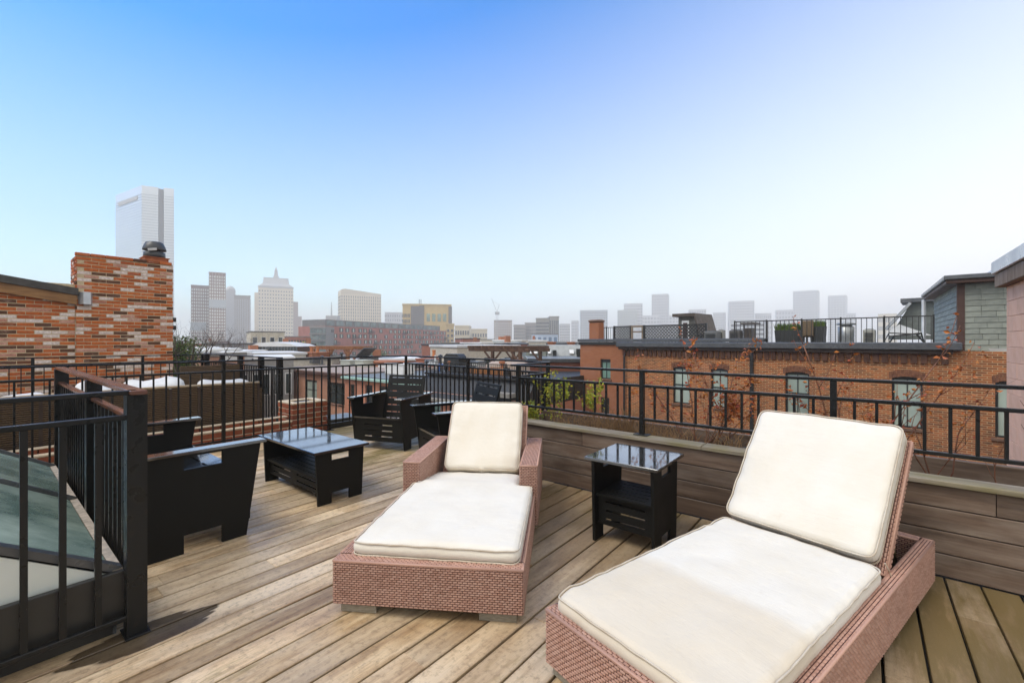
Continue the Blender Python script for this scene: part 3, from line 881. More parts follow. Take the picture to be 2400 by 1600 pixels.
seat('black slatted armchair in front of the corner railing post, turned to the coffee table', l_, r_, 0.72, 1, 'black slatted armchairs')
l_, r_ = place((2.90, 3.50), (-0.945, 0.33), 0.70)
seat('black slatted armchair half hidden behind the wicker chaise with armrests', l_, r_, 0.70, 1, 'black slatted armchairs')
l_, r_ = place((1.27, 4.03), (1.0, 0.0), 1.44)
seat('wide black loveseat beside the skylight guard, facing the coffee table', l_, r_, 1.44, 2, None, 'loveseat', 'loveseat')
def box_table(label, x0, x1, y0, y1, H, along, shelf, apron, hz):
    """panel-sided table; side panels stand across 'along'"""
    t = thing('side_table' if H > 0.5 else 'coffee_table', label, 'table', ((x0 + x1) / 2, (y0 + y1) / 2, 0))
    wx, wy = (x1 - x0) / 2, (y1 - y0) / 2
    MB().cbox(-wx, wx, -wy, wy, H - 0.022, H, 0.003).build('table_top', M_BLKW, t)
    iw = wx - 0.03
    zt = H - 0.022
    for s in (-1, 1):
        yb = s * (wy - 0.045)
        us = [-iw, -0.08, 0.08, iw]; vz = [0, 0.10 if H > 0.5 else 0.085, zt - 0.075, zt - 0.025, zt]
        def fn(u, v, sd):
            k = 1 - v / zt
            if abs(u) == iw: u *= (1 - 0.09 * k)
            return (u, yb + (0.01 if sd else -0.01), v)
        b = MB(); b.holed(us, vz, lambda i, j: not (i == 1 and j in (0, 2)), fn); b.build('side_panel', M_BLK, t, fix=True)
    yi = wy - 0.056
    nsl = 6
    vy = [-iw + 0.03]
    for q in range(nsl): vy += [-iw + 0.03 + (2 * iw - 0.06) * (q + 0.6) / nsl, -iw + 0.03 + (2 * iw - 0.06) * (q + 0.82) / nsl]
    vy.append(iw - 0.03)
    b = MB(); b.holed([-yi, -yi + 0.06, yi - 0.06, yi], vy, lambda i, j: not (i == 1 and j % 2 == 1), lambda u, v, s: (v, u, shelf + (0.016 if s else 0))); b.build('shelf', M_BLK, t, fix=True)
    for s in (-1, 1):
        zz = [apron]; n = 3 if H > 0.5 else 2
        for q in range(n): zz += [apron + (shelf - apron) * (q + 0.55) / (n + 0.3), apron + (shelf - apron) * (q + 0.55) / (n + 0.3) + 0.014]
        zz.append(shelf)
        us = [-yi, -yi + 0.055, yi - 0.055, yi] if H > 0.5 else [-yi, -yi + 0.08, -0.06, 0.06, yi - 0.08, yi]
        b = MB(); b.holed(us, zz, lambda i, j: not (i % 2 == 1 and j % 2 == 1), lambda u, v, sd: (s * (iw - 0.055) + (0.016 if sd else 0), u, v)); b.build('apron', M_BLK, t, fix=True)
    return t
box_table('small square black table between the two loungers, wet top', 2.56, 3.05, 0.958, 1.452, 0.565, 'y', 0.30, 0.11, 0)
box_table('long low black coffee table with a wet top', 1.69, 2.18, 3.38, 4.465, 0.446, 'y', 0.20, 0.075, 0)

# ------------------------------------------------------------------ neighbours on the left: chimney wall, parapet, screen, covers
def brick_mesh(L, D, H, mat, c=0.004):
    k = ('b', round(L, 3), round(D, 3), round(H, 3), mat.name)
    if k not in MATS: MATS[k] = MB().cbox(0, L, 0, D, 0, H, c).mesh('brick', mat)
    return MATS[k]
CRS, BL = 0.0667, 0.2095
WY = 11.5
bw_ = thing('brick_chimney_wall', 'mottled red and white brick wall and chimney at the left', 'wall', (-3.2, WY, -0.6))
ox, oz = -3.2, -0.6
MB().box(0.012, 4.42, 0.007, 0.42, 0, 3.0).build('mortar_core', M_MORT, bw_)
MB().box(4.402, 5.864, -0.0225, 0.60, 0.0, 3.55).build('mortar_core', M_MORT, bw_)
cells = []
nrow = int(3.55 / CRS)
for r_ in range(nrow):
    z = r_ * CRS
    off = (r_ % 2) * BL / 2
    x = -off
    while x < 5.87:
        a, b_ = max(0, x), min(5.87, x + BL - 0.0095)
        x += BL
        if b_ - a < 0.05: continue
        zr = 2.63 - (a / 4.39) * 0.0 - 0.0
        # the left-hand wall stops under the sloping roof edge; the chimney goes on up
        top = 3.55 if a > 4.30 else 3.02 - (a - 2.9) * 0.16
        if z + CRS > top: continue
        if a < 4.37 < b_:
            if b_ - 4.39 > 0.03: cells.append((4.39, b_, z))
            b_ = 4.383
        if b_ - a < 0.03: continue
        cells.append((a, b_, z))
cells_vis = sorted(cells, key=lambda c: -(c[2] > 0.85) * 10 - (c[0] > 2.9) * 5 - c[2] * 0.001)
vis = [c for c in cells if c[2] > 0.80 and c[0] > 3.1]
vis.sort(key=lambda c: c[0])
chosen = set(vis[:300])
inf = MB()
for c in cells:
    a, b_, z = c
    pr = rng.uniform(0, 0.006) + (0.0 if a < 4.36 else -0.03)
    if c in chosen:
        link('brick', brick_mesh(b_ - a, 0.06, 0.0555, M_BRK), bw_, (a, pr, z))
    else:
        inf.cbox(a, b_, pr, pr + 0.06, z, z + 0.0555, 0.004)
for r_ in range(int(0.9 / CRS), int(3.55 / CRS)):      # the chimney's side
    for k in range(3):
        y0 = 0.065 + k * 0.18 - (r_ % 2) * 0.09
        if y0 < 0.06: continue
        inf.cbox(5.852, 5.872 + rng.uniform(0, 0.004), y0, min(0.6, y0 + 0.17), r_ * CRS, r_ * CRS + 0.0555, 0.003)
for r_ in range(int(2.6 / CRS), int(3.55 / CRS)):      # the chimney's other side, above the roof
    for k in range(4):
        y0 = -0.03 + k * 0.18 - (r_ % 2) * 0.09
        if y0 < -0.035: y0 = -0.03
        inf.cbox(4.385, 4.41, y0, min(0.6, y0 + 0.17), r_ * CRS, r_ * CRS + 0.0555, 0.003)
stuff(inf.build('brick_infill', M_BRKI, bw_))
for k in range(7):
    link('cap_brick', brick_mesh(0.200, 0.10, 0.058, M_BRK), bw_, (4.385 + k * BL, -0.045, 3.545))
rf = MB()
rf.prism([(-0.1, 3.09 + 0.16 * 2.9 - 0.05), (4.42, 2.79), (4.42, 2.92), (-0.1, 3.22 + 0.16 * 2.9 - 0.05)], 0, 0.5)
rf.v = [(x, -0.12 + z, y_) for x, y_, z in rf.v]
rf.build('roof_edge', pmat('dark_roof_felt', (0.075, 0.068, 0.06), (0.05, 0.045, 0.04), 9, 0.7, 0.3), bw_, fix=True)
rf = MB()
rf.prism([(-0.1, 2.93 + 0.16 * 2.9 - 0.05), (4.40, 2.62), (4.40, 2.79), (-0.1, 3.09 + 0.16 * 2.9 - 0.05)], 0, 0.08)
rf.v = [(x, -0.085 + z, y_) for x, y_, z in rf.v]
rf.build('fascia_board', pmat('stained_fascia', (0.30, 0.15, 0.045), (0.17, 0.075, 0.02), 3, 0.5, 0.2, stretch=(1, 8, 8)), bw_, fix=True)
MB().prism([(4.40, 0.02), (4.62, -0.02), (4.58, -0.16), (4.48, -0.16)], 2.63, 2.86).build('step_flashing', pmat('galvanised', (0.55, 0.57, 0.58), (0.42, 0.44, 0.45), 8, 0.35, metal=0.5), bw_)
# clay flue with its black cowl
fl = MB().box(5.42, 5.82, 0.10, 0.50, 3.555, 3.69); fl.box(5.40, 5.84, 0.08, 0.52, 3.69, 3.705)
fl.build('flue', pmat('terracotta', (0.42, 0.14, 0.05), (0.33, 0.10, 0.04), 12, 0.8, 0.3), bw_)
cw = MB(); cw.lathe([(0.17, 0.0), (0.19, 0.03), (0.185, 0.12), (0.15, 0.13), (0.10, 0.15), (0.10, 0.17), (0.205, 0.165), (0.205, 0.185), (0.19, 0.24), (0.15, 0.33), (0.12, 0.345), (0.0, 0.35)], 20, (5.62, 0.30, 3.706))
cw.build('chimney_cowl', pmat('cowl_paint', (0.045, 0.048, 0.05), (0.03, 0.032, 0.034), 9, 0.45), bw_, smooth=True)
MB().bar((5.48, 0.13, 3.85), (5.62, 0.12, 3.88), 0.05, 0.05).build('cowl_bracket', pmat('pale_bracket', (0.6, 0.6, 0.58), rough=0.5), bw_)
for z_ in (2.35, 2.18):
    MB().box(5.875, 5.93, 0.0, 0.08, z_, z_ + 0.09).build('wall_bracket', M_BMETAL, bw_)

# low brick parapet and square chimney stack just outside the railing
def brick_block(label, name, cat, x0, x1, y0, y1, z0, z1, faces, hollow=True):
    t = thing(name, label, cat, (x0, y0, z0))
    lx, ly, h = x1 - x0, y1 - y0, z1 - z0
    MB().box(0.008, lx - 0.008, 0.008, ly - 0.008, 0, h - 0.012).build('mortar_core', M_MORTL, t)
    n = int(round(h / 0.0735)); ch = h / n
    for r_ in range(n):
        z = r_ * ch
        for f in faces:
            Lr = lx if f in 'yY' else ly
            x = -(r_ % 2) * 0.115
            while x < Lr - 0.02:
                a, b_ = max(0, x), min(Lr, x + 0.218)
                x += 0.23
                if b_ - a < 0.03: continue
                pr = rng.uniform(-0.004, 0.003)
                me = brick_mesh(b_ - a, 0.06, ch - 0.0125, M_BRK2, 0.005)
                if f == 'y': link('brick', me, t, (a, pr, z), (0, 0, rng.uniform(-0.006, 0.006)))
                elif f == 'Y': link('brick', me, t, (b_, ly - pr, z), (0, 0, math.pi))
                elif f == 'x': link('brick', me, t, (pr, b_, z), (0, 0, -math.pi / 2))
                else: link('brick', me, t, (lx - pr, a, z), (0, 0, math.pi / 2))
    return t, lx, ly, h
t, lx, ly, h = brick_block('low red brick parapet behind the loveseat, two courses showing', 'brick_parapet', 'wall', -2.6, 2.86, 6.36, 6.60, -0.62, 0.185, 'y')
b = MB(); b.cbox(0, lx, 0.0, 0.10, h - 0.010, h + 0.014, 0.006); b.build('mortar_cap', M_MORTL, t)
for k in range(23):
    link('brick', brick_mesh(0.218, 0.09, 0.06, M_BRK2), t, (0.02 + k * 0.23, 0.145, h - 0.012))
b = MB(); b.cbox(0, lx, 0.14, 0.24, h + 0.050, h + 0.064, 0.005); b.build('mortar_cap', M_MORTL, t)
t, lx, ly, h = brick_block('square red brick chimney stack with open top beyond the railing', 'brick_chimney', 'chimney', 2.88, 3.40, 6.40, 6.88, -0.62, 0.425, 'yxX')
b = MB()
for q in ((0, lx, 0, 0.1), (0, lx, ly - 0.1, ly), (0, 0.1, 0.1, ly - 0.1), (lx - 0.1, lx, 0.1, ly - 0.1)):
    b.cbox(q[0], q[1], q[2], q[3], h - 0.011, h + 0.012, 0.005)
b.build('mortar_cap', M_MORTL, t)
MB().box(0.12, lx - 0.12, 0.12, ly - 0.12, h - 0.011, h - 0.008).build('flue_shade_sheet', M_BMETAL, t)  # thin black sheet painted as the dark of an open flue
ub = thing('utility_box', 'low black metal box beside the brick chimney stack', 'box', (3.46, 6.40, -0.62))
MB().cbox(0, 0.50, 0, 0.42, 0.0, 0.72, 0.01).build('case', M_BMETAL, ub); MB().cbox(-0.015, 0.515, -0.015, 0.435, 0.72, 0.745, 0.006).build('lid', M_GMETAL, ub)
# neighbouring roof terrace behind the parapet
nt = structure(MB().box(-9, 3.02, 7.0, 11.9, -14.0, -0.05).build('terrace', pmat('terrace_floor', (0.16, 0.14, 0.12), (0.09, 0.08, 0.07), 2, 0.7, 0.2)))
# reed screen
def reed_mat():
    t = NT('woven_reed')
    w = t.n('ShaderNodeTexWave', wave_type='BANDS', bands_direction='Z'); t.l(t.coord('Object', (1, 1, 1)), w.inputs['Vector'])
    w.inputs['Scale'].default_value = 14.0; w.inputs['Distortion'].default_value = 2.5; w.inputs['Detail'].default_value = 3; w.inputs['Detail Scale'].default_value = 2.5
    n = t.noise(t.coord('Object', (9, 9, 3)), 1.0, 4)
    c = t.mix(w.outputs['Fac'], (0.022, 0.014, 0.009), (0.145, 0.09, 0.045))
    c = t.mix(t.maprange(n, 0.4, 0.7, 0, 0.6), c, (0.06, 0.04, 0.025))
    t.bump(w.outputs['Fac'], 0.6, 0.01)
    return t.done(c, 0.75, 0, 0.3)
M_REED = reed_mat()
rs = thing('reed_screen', 'brown woven reed screen fixed outside the left railing', 'screen', (-2.9, 6.70, -0.05))
x = 0.0
while x < 5.4:
    w = rng.uniform(0.24, 0.30)
    sm = MB(); n = 14
    for q in range(n + 1):          # slightly bowed panel between the uprights
        pass
    MB().cbox(x, min(5.45, x + w) - 0.03, -0.012, 0.012, 0.10, 0.80, 0.004).build('reed_panel', M_REED, rs)
    MB().cbox(min(5.45, x + w) - 0.03, min(5.45, x + w), -0.018, 0.018, 0.0, 0.79, 0.004).build('upright', pmat('dark_stake', (0.05, 0.03, 0.02), rough=0.7), rs)
    x += w
MB().tube([(0, 0, 0.815), (1.4, 0, 0.825), (2.8, 0, 0.81), (4.2, 0, 0.815), (5.45, 0, 0.80)], 0.016, 8).build('top_roll', pmat('pale_binding', (0.42, 0.33, 0.22), (0.3, 0.22, 0.13), 12, 0.8), rs, smooth=True)
rp = thing('reed_screen', 'short taller piece of brown reed screen beyond the long one', 'screen', (2.62, 7.6, -0.05))
MB().cbox(0, 0.35, 0, 0.03, 0, 0.62, 0.004).build('reed_sheet', M_REED, rp)
MB().cbox(-0.55, 0.3, 0.9, 0.93, 0, 0.98, 0.004).build('reed_sheet', M_REED, rp)
M_COV = pmat('white_cover_cloth', (0.62, 0.62, 0.60), (0.46, 0.46, 0.45), 3, 0.7, 0.2)
def lump(label, x, y, lx, ly, h, z=-0.05, seed=0, name='furniture_cover', cat='cover', mat=None, group='white covered furniture on the next terrace'):
    """cloth thrown over a piece of furniture"""
    t = thing(name, label, cat, (x, y, z), 0, group)
    n = 22; b = MB()
    prof = [(1.0, 0.0), (1.01, 0.25), (0.99, 0.6), (0.97, 0.82), (0.92, 0.93), (0.8, 0.985), (0.5, 1.0)]
    for k, (r, q) in enumerate(prof):
        for j in range(n * 2):
            a = math.pi * j / n
            ca, sa = math.cos(a), math.sin(a)
            e = 0.5
            px_ = math.copysign(abs(ca) ** e, ca) * lx / 2 * r; py_ = math.copysign(abs(sa) ** e, sa) * ly / 2 * r
            w = 1 + 0.03 * noise.noise((ca * 3 + seed, sa * 3, q * 2))
            b.v.append((px_ * w, py_ * w, q * h + 0.22 * h * q * noise.noise((px_ * 2.3 + seed, py_ * 2.3, 3))))
    m = n * 2
    for k in range(len(prof) - 1):
        for j in range(m): b.f.append([k * m + j, k * m + (j + 1) % m, (k + 1) * m + (j + 1) % m, (k + 1) * m + j])
    b.f.append([(len(prof) - 1) * m + j for j in range(m)])
    b.build('cloth', mat or M_COV, t, smooth=True)
    MB().box(-lx * 0.45, lx * 0.45, -ly * 0.45, ly * 0.45, 0, 0.06).build('base', M_BMETAL, t)
    return t
lump('long white furniture cover against the brick wall at far left', 0.05, 8.3, 1.3, 0.8, 0.66, seed=1)
lump('white furniture cover left of the ivy-clad tree, behind the reed screen', 1.75, 8.6, 0.75, 0.8, 0.76, seed=5)
lump('low white furniture cover behind the middle of the reed screen', 2.5, 7.9, 0.7, 0.7, 0.74, seed=8)
lump('small white furniture cover behind the skylight guard post', 1.05, 8.2, 0.45, 0.6, 0.78, seed=11)
# the next terrace's own thin railings
railing('thin black railing in front of the mottled brick wall', (-4.5, 10.6), (3.0, 10.6), 1.07, 0.95, 0.15, [0.9, 2.3, 3.7, 5.1, 6.5, 7.45], 0.13, zbase=-0.05, bw=0.013, pw=0.04, tw=0.03, plates=False, group='railings of the next terrace')
railing('black railing with stout posts running back along the next terrace', (3.0, 10.55), (3.0, 7.05), 1.085, 0.93, 0.05, [0.05, 0.95, 1.85, 2.75, 3.45], 0.105, zbase=-0.05, bw=0.016, pw=0.075, tw=0.04, plates=False, group='railings of the next terrace')

# ------------------------------------------------------------------ right edge: block-faced penthouse
M_BLOCK = pmat('pink_split_block', (0.84, 0.50, 0.33), (0.78, 0.45, 0.29), 6, 0.85, 0.4, rv=0.06)
pk = thing('block_penthouse', 'pink block-faced penthouse wall with metal coping at the right edge', 'building', (5.2, -1.67, -14))
MB().box(0, 4.5, -4.0, -0.02, 0, 16.13).build('wall', pmat('block_joint', (0.30, 0.18, 0.12), rough=0.9, rv=0), pk)
for r_ in range(13):
    z = 16.15 - 0.225 * (r_ + 1)
    x = 4.5 - (0.14 if r_ % 2 else 0.36)
    link('block', brick_mesh(4.5 - x - 0.003, 0.05, 0.221, M_BLOCK, 0.003), pk, (x, -0.03, z))
    while x > 0.1:
        L = min(0.42, x)
        link('block', brick_mesh(L - 0.004, 0.05, 0.221, M_BLOCK, 0.003), pk, (x - L, -0.03 + rng.uniform(-0.0015, 0.0015), z)); x -= L
for r_ in range(13):       # the end that looks away from the deck
    z = 16.15 - 0.225 * (r_ + 1)
    y_ = -4.0
    while y_ < -0.1:
        L = min(0.42, -0.02 - y_)
        link('block', brick_mesh(L - 0.004, 0.05, 0.221, M_BLOCK, 0.003), pk, (4.54, y_, z), (0, 0, math.pi / 2)); y_ += 0.42
MB().cbox(-0.1, 4.64, -4.1, 0.12, 16.15, 16.35, 0.01).build('fascia', pmat('stained_concrete', (0.30, 0.21, 0.14), (0.19, 0.12, 0.07), 4, 0.8, 0.3, stretch=(3, 3, 0.6)), pk)
MB().cbox(-0.12, 4.67, -4.15, 0.15, 16.355, 16.55, 0.012).build('coping', pmat('zinc_coping', (0.48, 0.50, 0.51), (0.38, 0.40, 0.42), 3, 0.3, metal=0.4), pk)

# ------------------------------------------------------------------ brick row across the alley on the right
E0 = (3.786, 24.12)
ORZ = -HEAD + math.atan2(-0.728, 0.686)
def opp_s(px, back=0.0):
    t = (px - 1200) / F
    return ((E0[1] + 0.686 * back) * t - (E0[0] + 0.728 * back)) / (0.686 + 0.728 * t)
def oppZ(px, back=0.0): return E0[1] + 0.686 * back - 0.728 * opp_s(px, back)
def oppP(px, back, z):
    s = opp_s(px, back)
    return CW(E0[0] + 0.686 * s + 0.728 * back, E0[1] - 0.728 * s + 0.686 * back, z)
M_OPP = brick_wall_mat('old_orange_brick', (0.37, 0.115, 0.036), (0.095, 0.036, 0.02), (0.46, 0.33, 0.18), dark=0.34)
M_OPP2 = brick_wall_mat('smooth_orange_brick', (0.33, 0.125, 0.06), (0.28, 0.10, 0.045), (0.30, 0.15, 0.085), dark=0.15)
M_FRAME = pmat('dark_window_frame', (0.022, 0.026, 0.026), rough=0.4)
M_PALEG = window_glass('pale_blind_glass', (0.42, 0.50, 0.43)); M_DARKG = window_glass('dark_glass', (0.03, 0.045, 0.042))
M_SILL = pmat('brownstone_sill', (0.16, 0.085, 0.05), (0.11, 0.06, 0.038), 6, 0.8, 0.2)
GZ = 14.0
def facade(label, name, cat, loc, rz, length, top, depth, wins, mat, sills=True, glass=None, arch=True, roofmat=None, group=None, thick=0.3):
    """brick front with real openings; wins: (s0, s1, z0, z1) in the local frame, z above the ground"""
    t = thing(name, label, cat, loc, rz, group)
    us = sorted(set([0.0, length] + [q for w in wins for q in (w[0], w[1])])); vz = sorted(set([0.0, top] + [q for w in wins for q in (w[2], w[3])]))
    def solid(i, j):
        cu, cv = (us[i] + us[i + 1]) / 2, (vz[j] + vz[j + 1]) / 2
        return not any(w[0] < cu < w[1] and w[2] < cv < w[3] for w in wins)
    b = MB(); b.holed(us, vz, solid, lambda u, v, s: (u, thick if s else 0.0, v)); b.build('wall', mat, t, fix=True)
    b = MB(); b.box(0, length, thick + 0.001, depth, 0, top - 0.05); b.build('building_mass', mat, t)
    for k, w in enumerate(wins):
        cx = (w[0] + w[1]) / 2; hw = (w[1] - w[0]) / 2; h = w[3] - w[2]
        f = MB()
        fw = 0.06
        f.box(-hw, hw, 0.10, 0.17, h - 0.16, h); f.box(-hw, -hw + fw, 0.10, 0.17, 0, h - 0.16); f.box(hw - fw, hw, 0.10, 0.17, 0, h - 0.16)
        f.box(-hw + fw, hw - fw, 0.10, 0.17, 0, 0.06); f.box(-hw + fw, hw - fw, 0.105, 0.165, h * 0.48, h * 0.48 + 0.05); f.box(-0.014, 0.014, 0.105, 0.16, 0.06, h - 0.16)
        fo = f.build('window', M_FRAME, t, loc=(cx, 0, w[2]))
        gm = (glass[k % len(glass)] if glass else M_PALEG)
        MB().box(-hw + 0.02, hw - 0.02, 0.135, 0.145, 0.02, h - 0.02).build('pane', gm, fo)
        if arch:
            a = MB(); n = 9
            for q in range(n):
                x0 = -hw - 0.06 + (2 * hw + 0.12) * q / n; x1 = -hw - 0.06 + (2 * hw + 0.12) * (q + 1) / n - 0.006
                rise = lambda x: 0.10 * (1 - (x / (hw + 0.06)) ** 2)
                i0 = len(a.v)
                for (x, z) in ((x0, rise(x0) - 0.09), (x1, rise(x1) - 0.09), (x1 * 1.03, rise(x1) + 0.14), (x0 * 1.03, rise(x0) + 0.14)):
                    for y_ in (-0.004, 0.10): a.v.append((x, y_, z))
                a.f += [[i0, i0 + 2, i0 + 4, i0 + 6], [i0 + 1, i0 + 7, i0 + 5, i0 + 3], [i0, i0 + 1, i0 + 3, i0 + 2], [i0 + 2, i0 + 3, i0 + 5, i0 + 4], [i0 + 4, i0 + 5, i0 + 7, i0 + 6], [i0 + 6, i0 + 7, i0 + 1, i0]]
            a.build('arch', pmat('arch_brick', (0.20, 0.08, 0.035), (0.10, 0.04, 0.022), 8, 0.85, 0.3), fo, loc=(0, 0, h - 0.06), fix=True)
        if sills: MB().cbox(-hw - 0.08, hw + 0.08, -0.06, 0.12, -0.10, -0.002, 0.01).build('sill', M_SILL, fo)
    return t
def opw(px0, px1, pyh, pys):
    a, b_ = opp_s(px0), opp_s(px1); Z = oppZ((px0 + px1) / 2)
    return (a, b_, HZ(pys, Z) + GZ, HZ(pyh, Z) + GZ)
base = [opw(1577, 1617, 862, 948), opw(1666, 1706, 863, 949), opw(1840, 1897, 868, 975), opw(2090, 2163, 881, 1008), opw(2333, 2398, 895, 1012)]
S0 = opp_s(1461)
wins = []
for w in base:
    hh = 1.78; zs = 11.25
    for f_ in range(4):
        z0 = base[2][2] - f_ * 3.1
        wins.append((w[0] - S0, w[1] - S0, z0, z0 + (base[2][3] - base[2][2])))
org = oppP(1461, 0, -GZ)
ob = facade('long orange brick row house with arched windows across the alley', 'brick_row_house', 'building', org, ORZ, 22.0 - S0, 15.03, 11.0, wins, M_OPP, glass=[M_PALEG, M_PALEG, M_DARKG, M_PALEG])
L_ = 22.0 - S0
S2 = opp_s(2245) - S0
MB().cbox(-0.25, S2 + 0.1, -0.28, 0.25, 15.05, 15.30, 0.03).build('gutter', M_GMETAL, ob)
MB().cbox(-0.2, S2 - 0.1, -0.16, 0.0, 14.93, 15.05, 0.01).build('fascia', pmat('brown_fascia', (0.055, 0.032, 0.022), rough=0.6), ob)
# corbelled course under the gutter
cb = MB(); q = 0.0
while q < S2 - 0.2:
    cb.box(q, q + 0.16, -0.07, 0.0, 14.62, 14.92); q += 0.24
stuff(cb.build('corbel_bricks', pmat('sooty_brick', (0.13, 0.055, 0.028), (0.07, 0.032, 0.02), 9, 0.9, 0.4), ob))
MB().box(0.0, L_, 0.26, 11.0, 15.0, 15.12).build('roof', pmat('pale_roof_membrane', (0.46, 0.46, 0.44), (0.30, 0.30, 0.29), 0.8, 0.7), ob)
for px_ in (1763,):
    s = opp_s(px_) - S0
    MB().box(s - 0.06, s + 0.06, -0.10, 0.0, 0.0, 14.95).build('downpipe', M_BMETAL, ob)
MB().tube([(0.12, -0.12, 0), (0.12, -0.12, 14.6), (0.3, -0.1, 14.95)], 0.05, 6).build('downpipe', M_BMETAL, ob)
# lower left wing of the row
org2 = oppP(1360, 0.15, -GZ); sA = opp_s(1360, 0.15); LW = opp_s(1461, 0.15) - sA
def opw2(px0, px1, pyh, pys):
    Z = oppZ(px0, 0.15); return (opp_s(px0, .15) - sA, opp_s(px1, .15) - sA, HZ(pys, Z) + GZ, HZ(pyh, Z) + GZ)
w1 = opw2(1407, 1431, 841, 887); w2 = opw2(1408, 1428, 930, 967)
ow = facade('smooth brick end wing with one narrow green window and lone chimney behind', 'brick_wing', 'building', org2, ORZ, LW, 15.30, 11.0, [w1, w2, (w1[0], w1[1], 4.0, 5.1)], M_OPP2, glass=[window_glass('green_glass', (0.20, 0.34, 0.28)), M_DARKG], arch=False)
MB().cbox(-0.1, LW + 6.5, -0.12, 0.5, 15.31, 15.46, 0.02).build('cornice', M_GMETAL, ow)
MB().cbox(-0.06, LW, -0.08, 0.0, 15.15, 15.30, 0.01).build('fascia', M_BMETAL, ow)

# ---- things on the roof across the alley
def roof_thing(name, label, cat, px, back, z=None, group=None):
    return thing(name, label, cat, oppP(px, back, 1.13 if z is None else z), ORZ, group)
def wpx(px0, px1, back): return opp_s(px1, back) - opp_s(px0, back)
bk = 0.9
Zc = oppZ(1390, bk)
ch = roof_thing('chimney', 'small round-topped brick chimney at the left end of the alley roof', 'chimney', 1381, bk, 1.33)
wc = wpx(1381, 1403, bk); hc = HZ(749, Zc) - 1.33
b = MB(); b.box(0, wc, 0, 0.5, 0, hc - 0.18); b.build('stack', M_OPP2, ch)
b = MB(); b.cbox(-0.04, wc + 0.04, -0.04, 0.54, hc - 0.18, hc, 0.07); b.build('cap', M_SILL, ch)
# lattice fences
def lattice(label, px0, px1, py0, back):
    w = wpx(px0, px1, back); Z = oppZ(px0, back); h = HZ(py0, Z) - 1.13
    t = roof_thing('lattice_fence', label, 'fence', px0, back, group='lattice fences on the alley roof')
    b = MB(); st = 0.17
    q = -h
    while q < w:
        for sg in (1, -1):
            x0, x1 = (q, q + h)
            z0, z1 = (0, h) if sg > 0 else (h, 0)
            a0 = max(0, x0); a1 = min(w, x1)
            if a1 - a0 > 0.03:
                za = z0 + (z1 - z0) * (a0 - x0) / h; zb = z0 + (z1 - z0) * (a1 - x0) / h
                b.bar((a0, 0.015 * sg, za), (a1, 0.015 * sg, zb), 0.012, 0.05)
        q += st
    stuff(b.build('lattice_slats', M_BMETAL, t))
    f = MB(); f.box(0, w, -0.04, 0.04, h, h + 0.06); f.box(0, w, -0.04, 0.04, -0.0, 0.06); f.build('frame', M_BMETAL, t)
    for x in (0.0, w): MB().box(x - 0.04, x + 0.04, -0.045, 0.045, 0, h + 0.08).build('post', M_BMETAL, t)
lattice('short black lattice fence left of the wooden gate on the alley roof', 1440, 1478, 767, 1.6)
lattice('long black lattice fence in front of the roof hut', 1510, 1655, 765, 1.6)
gp = roof_thing('roof_gate', 'pale timber gate frame between the two lattice fences', 'gate', 1480, 1.6)
wg = wpx(1480, 1508, 1.6); hg = HZ(767, oppZ(1490, 1.6)) - 1.13
for x in (0, wg - 0.08): MB().box(x, x + 0.08, -0.05, 0.05, 0, hg).build('post', pmat('grey_timber', (0.26, 0.21, 0.15), (0.17, 0.13, 0.09), 8, 0.8), gp)
MB().box(0, wg, -0.06, 0.06, hg, hg + 0.10).build('beam', MATS['grey_timber'], gp); MB().box(0, wg, -0.05, 0.05, hg - 0.28, hg - 0.2).build('beam', MATS['grey_timber'], gp)
# bulkhead hut
hb = 3.2
ht = roof_thing('roof_hut', 'small roof access hut with sloped roof and white-framed brown door', 'hut', 1590, hb)
w = wpx(1590, 1636, hb); Zh = oppZ(1600, hb); h = HZ(742, Zh) - 1.13
sh = MB(); sh.prism([(0, 0), (w * 1.0, 0), (w * 0.82, h), (0, h)], 0, 1.8); sh.v = [(x, z, y_) for x, y_, z in sh.v]
sh.build('wall', pmat('hut_shingle', (0.13, 0.125, 0.11), (0.09, 0.085, 0.075), 9, 0.8), ht, fix=True)
rr = MB(); rr.prism([(-0.25, h), (w * 0.86, h), (w * 1.12, 0.35 * h), (w * 1.18, 0.40 * h), (w * 0.90, h + 0.16), (-0.25, h + 0.16)], -0.2, 2.0); rr.v = [(x, z, y_) for x, y_, z in rr.v]
rr.build('roof', pmat('hut_roof', (0.075, 0.055, 0.04), rough=0.6), ht, fix=True)
dw = w * 0.36
dr = MB().box(w * 0.2, w * 0.2 + dw, -0.05, 0.0, 0, h * 0.86); do = dr.build('door', pmat('white_paint', (0.72, 0.72, 0.70), rough=0.5), ht)
MB().box(w * 0.2 + dw * 0.2, w * 0.2 + dw * 0.8, -0.07, -0.051, 0, h * 0.78).build('door_leaf', pmat('brown_door', (0.055, 0.022, 0.018), rough=0.4), do)
